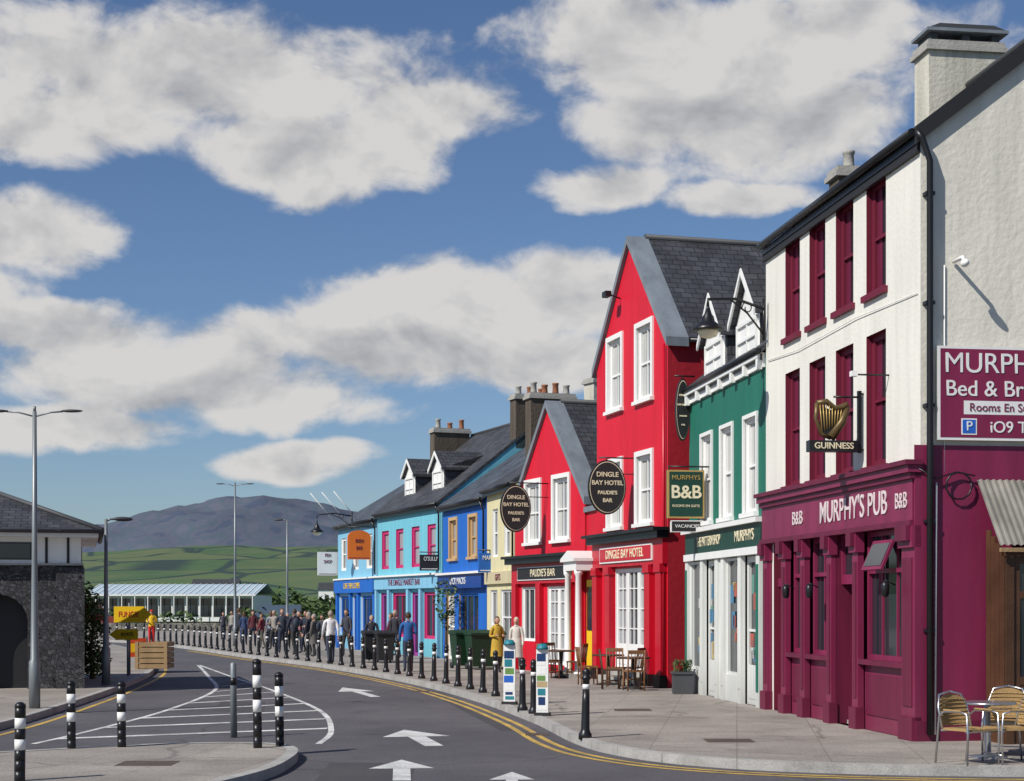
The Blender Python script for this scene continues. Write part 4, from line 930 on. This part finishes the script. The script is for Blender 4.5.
terrain('mountain',-5200,3500,4200,7400,240,80,fm,hillmat('mountain_heather',[(.04,.035,.035),(.11,.08,.06),(.06,.07,.04),(.12,.095,.07)],.004,False,.55,(.095,.135,.215)))
def fh(x,y):
    f=max(0,min(1,(y-500)/1300)); f=f*f*(3-2*f); base=36+26*math.exp(-((x+150)/380)**2)+8*math.exp(-((x+900)/300)**2)+noise.fractal(Vector((x/260,y/260,0)),1,2,4)*10
    g=max(0,min(1,(2600-y)/700)); return -1+base*f*g
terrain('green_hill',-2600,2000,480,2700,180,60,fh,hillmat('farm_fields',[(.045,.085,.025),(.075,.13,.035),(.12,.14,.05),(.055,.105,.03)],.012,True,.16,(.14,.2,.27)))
# ------------------------------------------------------------------ street furniture right side
def wood_chair(x,y,rz,mat=WOOD):
    m=MB()
    for a in (-.2,.2):
        m.tube([(a,.2,0),(a,.19,.45)],.018,mat,6); m.tube([(a,-.2,0),(a,-.2,.45),(a*.97,-.27,.95)],.019,mat,6); m.tube([(a,-.19,.2),(a,.19,.2)],.012,mat,5)
    m.box(-.22,.22,-.21,.22,.44,.475,mat); m.box(-.2,.2,-.275,-.255,.86,.95,mat); m.tube([(-.2,.2,.25),(.2,.2,.25)],.012,mat,5)
    for a in (-.12,-.04,.04,.12): m.tube([(a,-.21,.47),(a,-.265,.88)],.011,mat,5)
    m.obj('wooden_chair',None,(x,y,0),rz)
def wood_table(x,y,s=.4,h=.76):
    m=MB(); m.lathe((0,0,h-.04),[(s,0),(s+.01,.02),(s,.04)],WOOD,20); m.lathe((0,0,0),[(.28,0),(.27,.03),(.06,.07),(.045,.4),(.06,h-.06),(.2,h-.04)],MBLK,12); m.obj('round_table',None,(x,y,0))
WL=paint('mid_brown_wood',(.24,.11,.045),.5,.35,.2,30,streak=False)
wood_table(2.42,40.2); wood_chair(1.9,40.1,R_(-80),WL); wood_chair(2.55,39.3,R_(-10),WL); wood_chair(2.95,39.4,R_(60)); wood_table(2.9,38.2); wood_chair(2.35,38.1,R_(-90)); wood_chair(2.85,37.4,R_(10),WL)
wood_table(1.35,44.0); wood_chair(1.0,43.4,R_(-60),WL); wood_chair(1.75,43.6,R_(70)); wood_chair(1.1,44.6,R_(200))
def wicker_chair(x,y,rz):
    m=MB(); w=.27
    for s in (-1,1):
        m.tube([(s*w,.24,0),(s*w,.25,.4),(s*w,.23,.64),(s*w,.12,.67),(s*w,-.15,.66),(s*w*.98,-.24,.60),(s*w,-.3,0)],.014,ALU,8)
        m.tube([(s*w*.95,-.2,.44),(s*w*.92,-.27,.7),(s*w*.7,-.32,.86),(0,-.33,.90)],.014,ALU,8)
        m.box(s*w-.02,s*w+.02,-.15,.15,.672,.69,WICK)
    m.tube([(-w,.22,.42),(w,.22,.42)],.013,ALU,6); m.tube([(-w,-.2,.42),(w,-.2,.42)],.013,ALU,6); m.tube([(-w,.25,.12),(w,.25,.12)],.010,ALU,6)
    m.box(-.25,.25,-.21,.24,.425,.452,WICK)
    n=10
    f=lambda a:-.33+.9*a*a
    g=lambda a:.87-1.44*a*a
    for i in range(n):
        a0=-.24+.48*i/n; a1=a0+.048
        m.face([(a0,f(a0)+.06,.47),(a1,f(a1)+.06,.47),(a1,f(a1),g(a1)),(a0,f(a0),g(a0))],WICK)
    for k in range(7):
        z=.5+.05*k; m.tube([(a,-.32+.9*a*a+.05*(1-(z-.47)/.4),z) for a in [-.23+.46*i/8 for i in range(9)]],.006,WICK,5)
    m.obj('wicker_chair',None,(x,y,0),rz)
wicker_chair(5.75,20.15,R_(-150)); wicker_chair(6.32,20.3,R_(100))
m=MB(); m.lathe((0,0,.70),[(.35,0),(.36,.015),(.35,.03)],ALU,24); m.lathe((0,0,0),[(.26,0),(.25,.02),(.04,.05),(.03,.70)],ALU,12); m.obj('cafe_table',None,(6.25,21.0,0))
wicker_chair(6.65,21.5,R_(160))
def slim_board(x,y,h,w,rz,cols):
    m=MB(); m.box(-w/2-.03,w/2+.03,-.09,.09,0,.06,MBLK); m.box(-w/2,w/2,-.03,.03,.06,h,WTRIM)
    zz=.1; i=0
    while zz<h-.12: hh=random.uniform(.05,.16); m.box(-w/2+random.uniform(.01,.05),w/2-random.uniform(.01,.06),-.034,-.03,zz,min(zz+hh,h-.05),cols[i%len(cols)]); zz+=hh+random.uniform(.01,.04); i+=1
    m.lathe((0,0,h-.0),[(w*.5,0),(w*.5,.03),(w*.3,.1)],TEAL,12); m.obj('advertising_board',None,(x,y,0),rz)
TEAL=paint('teal_print',(.02,.22,.28),.5,.4,.05,50); GRN=paint('green_print',(.15,.3,.08),.5,.4,.05,50); NVY=paint('navy_print',(.01,.04,.14),.5,.4,.05,50); SND=paint('sand_print',(.5,.38,.2),.5,.4,.05,50)
slim_board(-.05,32.2,1.2,.24,R_(-12),[TEAL,NVY,WTRIM,blu,GRN]); slim_board(.55,28.9,1.2,.22,R_(-12),[WTRIM,NVY,TEAL,SND,GRN,WTRIM])
m=MB(); m.prism([(-.22,-.22,0),(.22,-.22,0),(.22,.22,0),(-.22,.22,0)],(0,0,.45),DGREY); m.box(-.25,.25,-.25,.25,.45,.5,DGREY)
for i in range(200):
    p=Vector((random.uniform(-.2,.2),random.uniform(-.2,.2),random.uniform(.5,.75))); a=Vector((random.uniform(-1,1),random.uniform(-1,1),1)).normalized()*.05; b=a.cross(Vector((1,.2,0))).normalized()*.03; m.face([p-a,p+b,p+a,p-b],LEAF)
m.obj('square_planter',None,(3.85,36.1,0))
def bin_(x,y,mat,w=.58,h=1.05,rz=0):
    m=MB(); m.prism([(-w*.42,-.3,.1),(w*.42,-.3,.1),(w*.42,.3,.1),(-w*.42,.3,.1)],(0,0,.02),mat)
    i=m.add([(-w*.42,-.28,.1),(w*.42,-.28,.1),(w*.42,.28,.1),(-w*.42,.28,.1),(-w/2,-.35,h*.9),(w/2,-.35,h*.9),(w/2,.35,h*.9),(-w/2,.35,h*.9)]); k=m.mi(mat)
    for q in [(0,1,5,4),(1,2,6,5),(2,3,7,6),(3,0,4,7)]: m.f.append([i+a for a in q]); m.m.append(k); m.sm.append(False)
    m.prism([(-w/2-.03,-.39,h*.9),(-w/2-.03,.38,h*.9),(-w/2-.03,.38,h),(-w/2-.03,-.1,h*1.02),(-w/2-.03,-.39,h*.95)],(w+.06,0,0),mat); m.tube([(-w*.4,.43,h*.9),(w*.4,.43,h*.9)],.02,mat,6)
    for s in (-1,1): m.tube([(s*w*.4,.3,.1),(s*w*.47,.3,.1)],.1,MBLK,12)
    m.obj('wheelie_bin',None,(x,y,0),rz)
GB=paint('green_plastic',(.010,.040,.018),.5)
for x,y in ((-1.35,50.5),(-.85,49.7)): bin_(x,y,GB,1.1,1.2,R_(20))
for x,y in ((-4.9,56),(-4.4,55.2)): bin_(x,y,MBLK,.6,1.1,R_(15))
# ------------------------------------------------------------------ camera, sun, sky
cam=bpy.data.cameras.new('camera'); co=bpy.data.objects.new('camera',cam); COL.objects.link(co)
co.location=(0,0,2); co.rotation_euler=(math.pi/2,0,0); cam.lens=56.25; cam.sensor_width=36; cam.shift_y=.2095; cam.clip_end=20000; cam.clip_start=.1
S.camera=co
el=R_(42); sd=Vector((-.78*math.cos(el),-.626*math.cos(el),math.sin(el)))
sl=bpy.data.lights.new('sun','SUN'); sl.energy=5.0; sl.angle=R_(.5); sl.color=(1,.95,.87); so=bpy.data.objects.new('sun',sl); COL.objects.link(so); so.rotation_euler=sd.to_track_quat('Z','Y').to_euler(); so.location=(-20,-20,30)
W=bpy.data.worlds.new('World'); S.world=W; W.use_nodes=True; nt=W.node_tree; N=nt.nodes; Lk=nt.links; N.clear()
def MA(op,a,b=None,c=None):
    n=N.new('ShaderNodeMath'); n.operation=op
    for i,v in enumerate((a,b,c)):
        if v is None: continue
        if isinstance(v,(int,float)): n.inputs[i].default_value=v
        else: Lk.new(v,n.inputs[i])
    return n.outputs[0]
tc=N.new('ShaderNodeTexCoord'); sp=N.new('ShaderNodeSeparateXYZ'); Lk.new(tc.outputs['Generated'],sp.inputs[0])
az=MA('ARCTAN2',sp.outputs[0],sp.outputs[1]); e_=MA('ARCSINE',sp.outputs[2])
cb=N.new('ShaderNodeCombineXYZ'); Lk.new(az,cb.inputs[0]); Lk.new(e_,cb.inputs[1])
wn=N.new('ShaderNodeTexNoise'); wn.inputs['Scale'].default_value=9; wn.inputs['Detail'].default_value=3; Lk.new(cb.outputs[0],wn.inputs['Vector'])
ws=N.new('ShaderNodeVectorMath'); ws.operation='MULTIPLY_ADD'; Lk.new(wn.outputs['Color'],ws.inputs[0]); ws.inputs[1].default_value=(.06,.035,0); ws.inputs[2].default_value=(-.030,-.0175,0)
wa=N.new('ShaderNodeVectorMath'); wa.operation='ADD'; Lk.new(cb.outputs[0],wa.inputs[0]); Lk.new(ws.outputs[0],wa.inputs[1])
# cumulus banks: (azimuth deg, elevation deg, half-width deg, half-height deg)
banks=[(-12.0,18.2,11.0,2.1),(-17,16.6,7.0,1.5),(-7.2,15.7,5.0,1.6),(-3.2,17.2,4.2,1.5),(-17.5,12.6,3.9,1.7),(8.0,19.4,8.0,2.2),(8.2,16.8,6.2,2.1),(3.2,14.7,2.7,.9),(8.3,14.3,2.9,.7),
 (-1.8,11.0,5.6,1.6),(2.0,11.0,3.3,1.7),(-4.2,9.0,8.2,1.7),(.8,8.7,3.9,1.5),(-15,9.2,4.5,1.1),(-12,7.7,8.4,1.4),(-16,6.1,5.4,.75),(-8,7.0,4.6,1.0),(-7.4,5.1,2.8,.7),(-8.5,3.6,2.0,.35),(-23,10,7,3),(26,12,9,4.2),(24,18,7,2.6)]
acc=None
for (a_,b_,rx,ry) in banks:
    a0=R_(a_); e0=R_(b_); kx=1/R_(rx); ky=1/R_(ry)
    s2=N.new('ShaderNodeVectorMath'); s2.operation='MULTIPLY_ADD'; Lk.new(wa.outputs[0],s2.inputs[0]); s2.inputs[1].default_value=(kx,ky,0); s2.inputs[2].default_value=(-a0*kx,-e0*ky,0)
    s3=N.new('ShaderNodeVectorMath'); s3.operation='DOT_PRODUCT'; Lk.new(s2.outputs[0],s3.inputs[0]); Lk.new(s2.outputs[0],s3.inputs[1])
    v=s3.outputs['Value']
    acc=v if acc is None else MA('SMOOTH_MIN',acc,v,.30)
base=MA('MAXIMUM',MA('SUBTRACT',1.0,acc),-1.3)
def cn(off,detail):
    fn=N.new('ShaderNodeTexNoise'); fn.inputs['Scale'].default_value=15; fn.inputs['Detail'].default_value=detail; fn.inputs['Roughness'].default_value=.57; fn.inputs['Distortion'].default_value=.25
    mp=N.new('ShaderNodeMapping'); mp.inputs['Scale'].default_value=(1,1.5,1); mp.inputs['Location'].default_value=(3.1+off[0],1.7+off[1],0); Lk.new(cb.outputs[0],mp.inputs[0]); Lk.new(mp.outputs[0],fn.inputs['Vector']); return fn.outputs['Fac']
n1=cn((0,0),9); n2=cn((-.008,.030),4)
D1=MA('MULTIPLY_ADD',MA('SUBTRACT',n1,.48),2.8,MA('MULTIPLY',base,.90))
def MR(v,a,b,c,d,sm=True):
    n=N.new('ShaderNodeMapRange'); n.interpolation_type='SMOOTHSTEP' if sm else 'LINEAR'; Lk.new(v,n.inputs[0])
    for i,x in enumerate((a,b,c,d)): n.inputs[i+1].default_value=x
    return n.outputs[0]
mask=MR(D1,-.12,.58,0,.96)
thick=MR(D1,.3,1.6,.95,.62)
dif=MA('MULTIPLY',MA('SUBTRACT',n1,n2),2.2)
sh=MA('MAXIMUM',MA('MINIMUM',MA('ADD',thick,dif),1.0),0.0)
cm=N.new('ShaderNodeMix'); cm.data_type='RGBA'; Lk.new(sh,cm.inputs['Factor']); cm.inputs['A'].default_value=(.23,.25,.29,1); cm.inputs['B'].default_value=(.68,.665,.65,1)
sky=N.new('ShaderNodeTexSky'); sky.sky_type='NISHITA'; sky.sun_disc=False; sky.sun_elevation=el; sky.sun_rotation=math.atan2(-.78,-.626)%(2*math.pi); sky.air_density=1.0; sky.dust_density=.4; sky.ozone_density=2.4
tint=N.new('ShaderNodeVectorMath'); tint.operation='MULTIPLY'; Lk.new(sky.outputs[0],tint.inputs[0]); tint.inputs[1].default_value=(.68,.78,.94)
b1=N.new('ShaderNodeBackground'); Lk.new(tint.outputs[0],b1.inputs[0]); b1.inputs[1].default_value=.092
b2=N.new('ShaderNodeBackground'); Lk.new(cm.outputs['Result'],b2.inputs[0]); b2.inputs[1].default_value=1
ms=N.new('ShaderNodeMixShader'); Lk.new(mask,ms.inputs[0]); Lk.new(b1.outputs[0],ms.inputs[1]); Lk.new(b2.outputs[0],ms.inputs[2])
ow=N.new('ShaderNodeOutputWorld'); Lk.new(ms.outputs[0],ow.inputs[0])
S.view_settings.view_transform='Standard'; S.view_settings.look='None'; S.view_settings.exposure=0
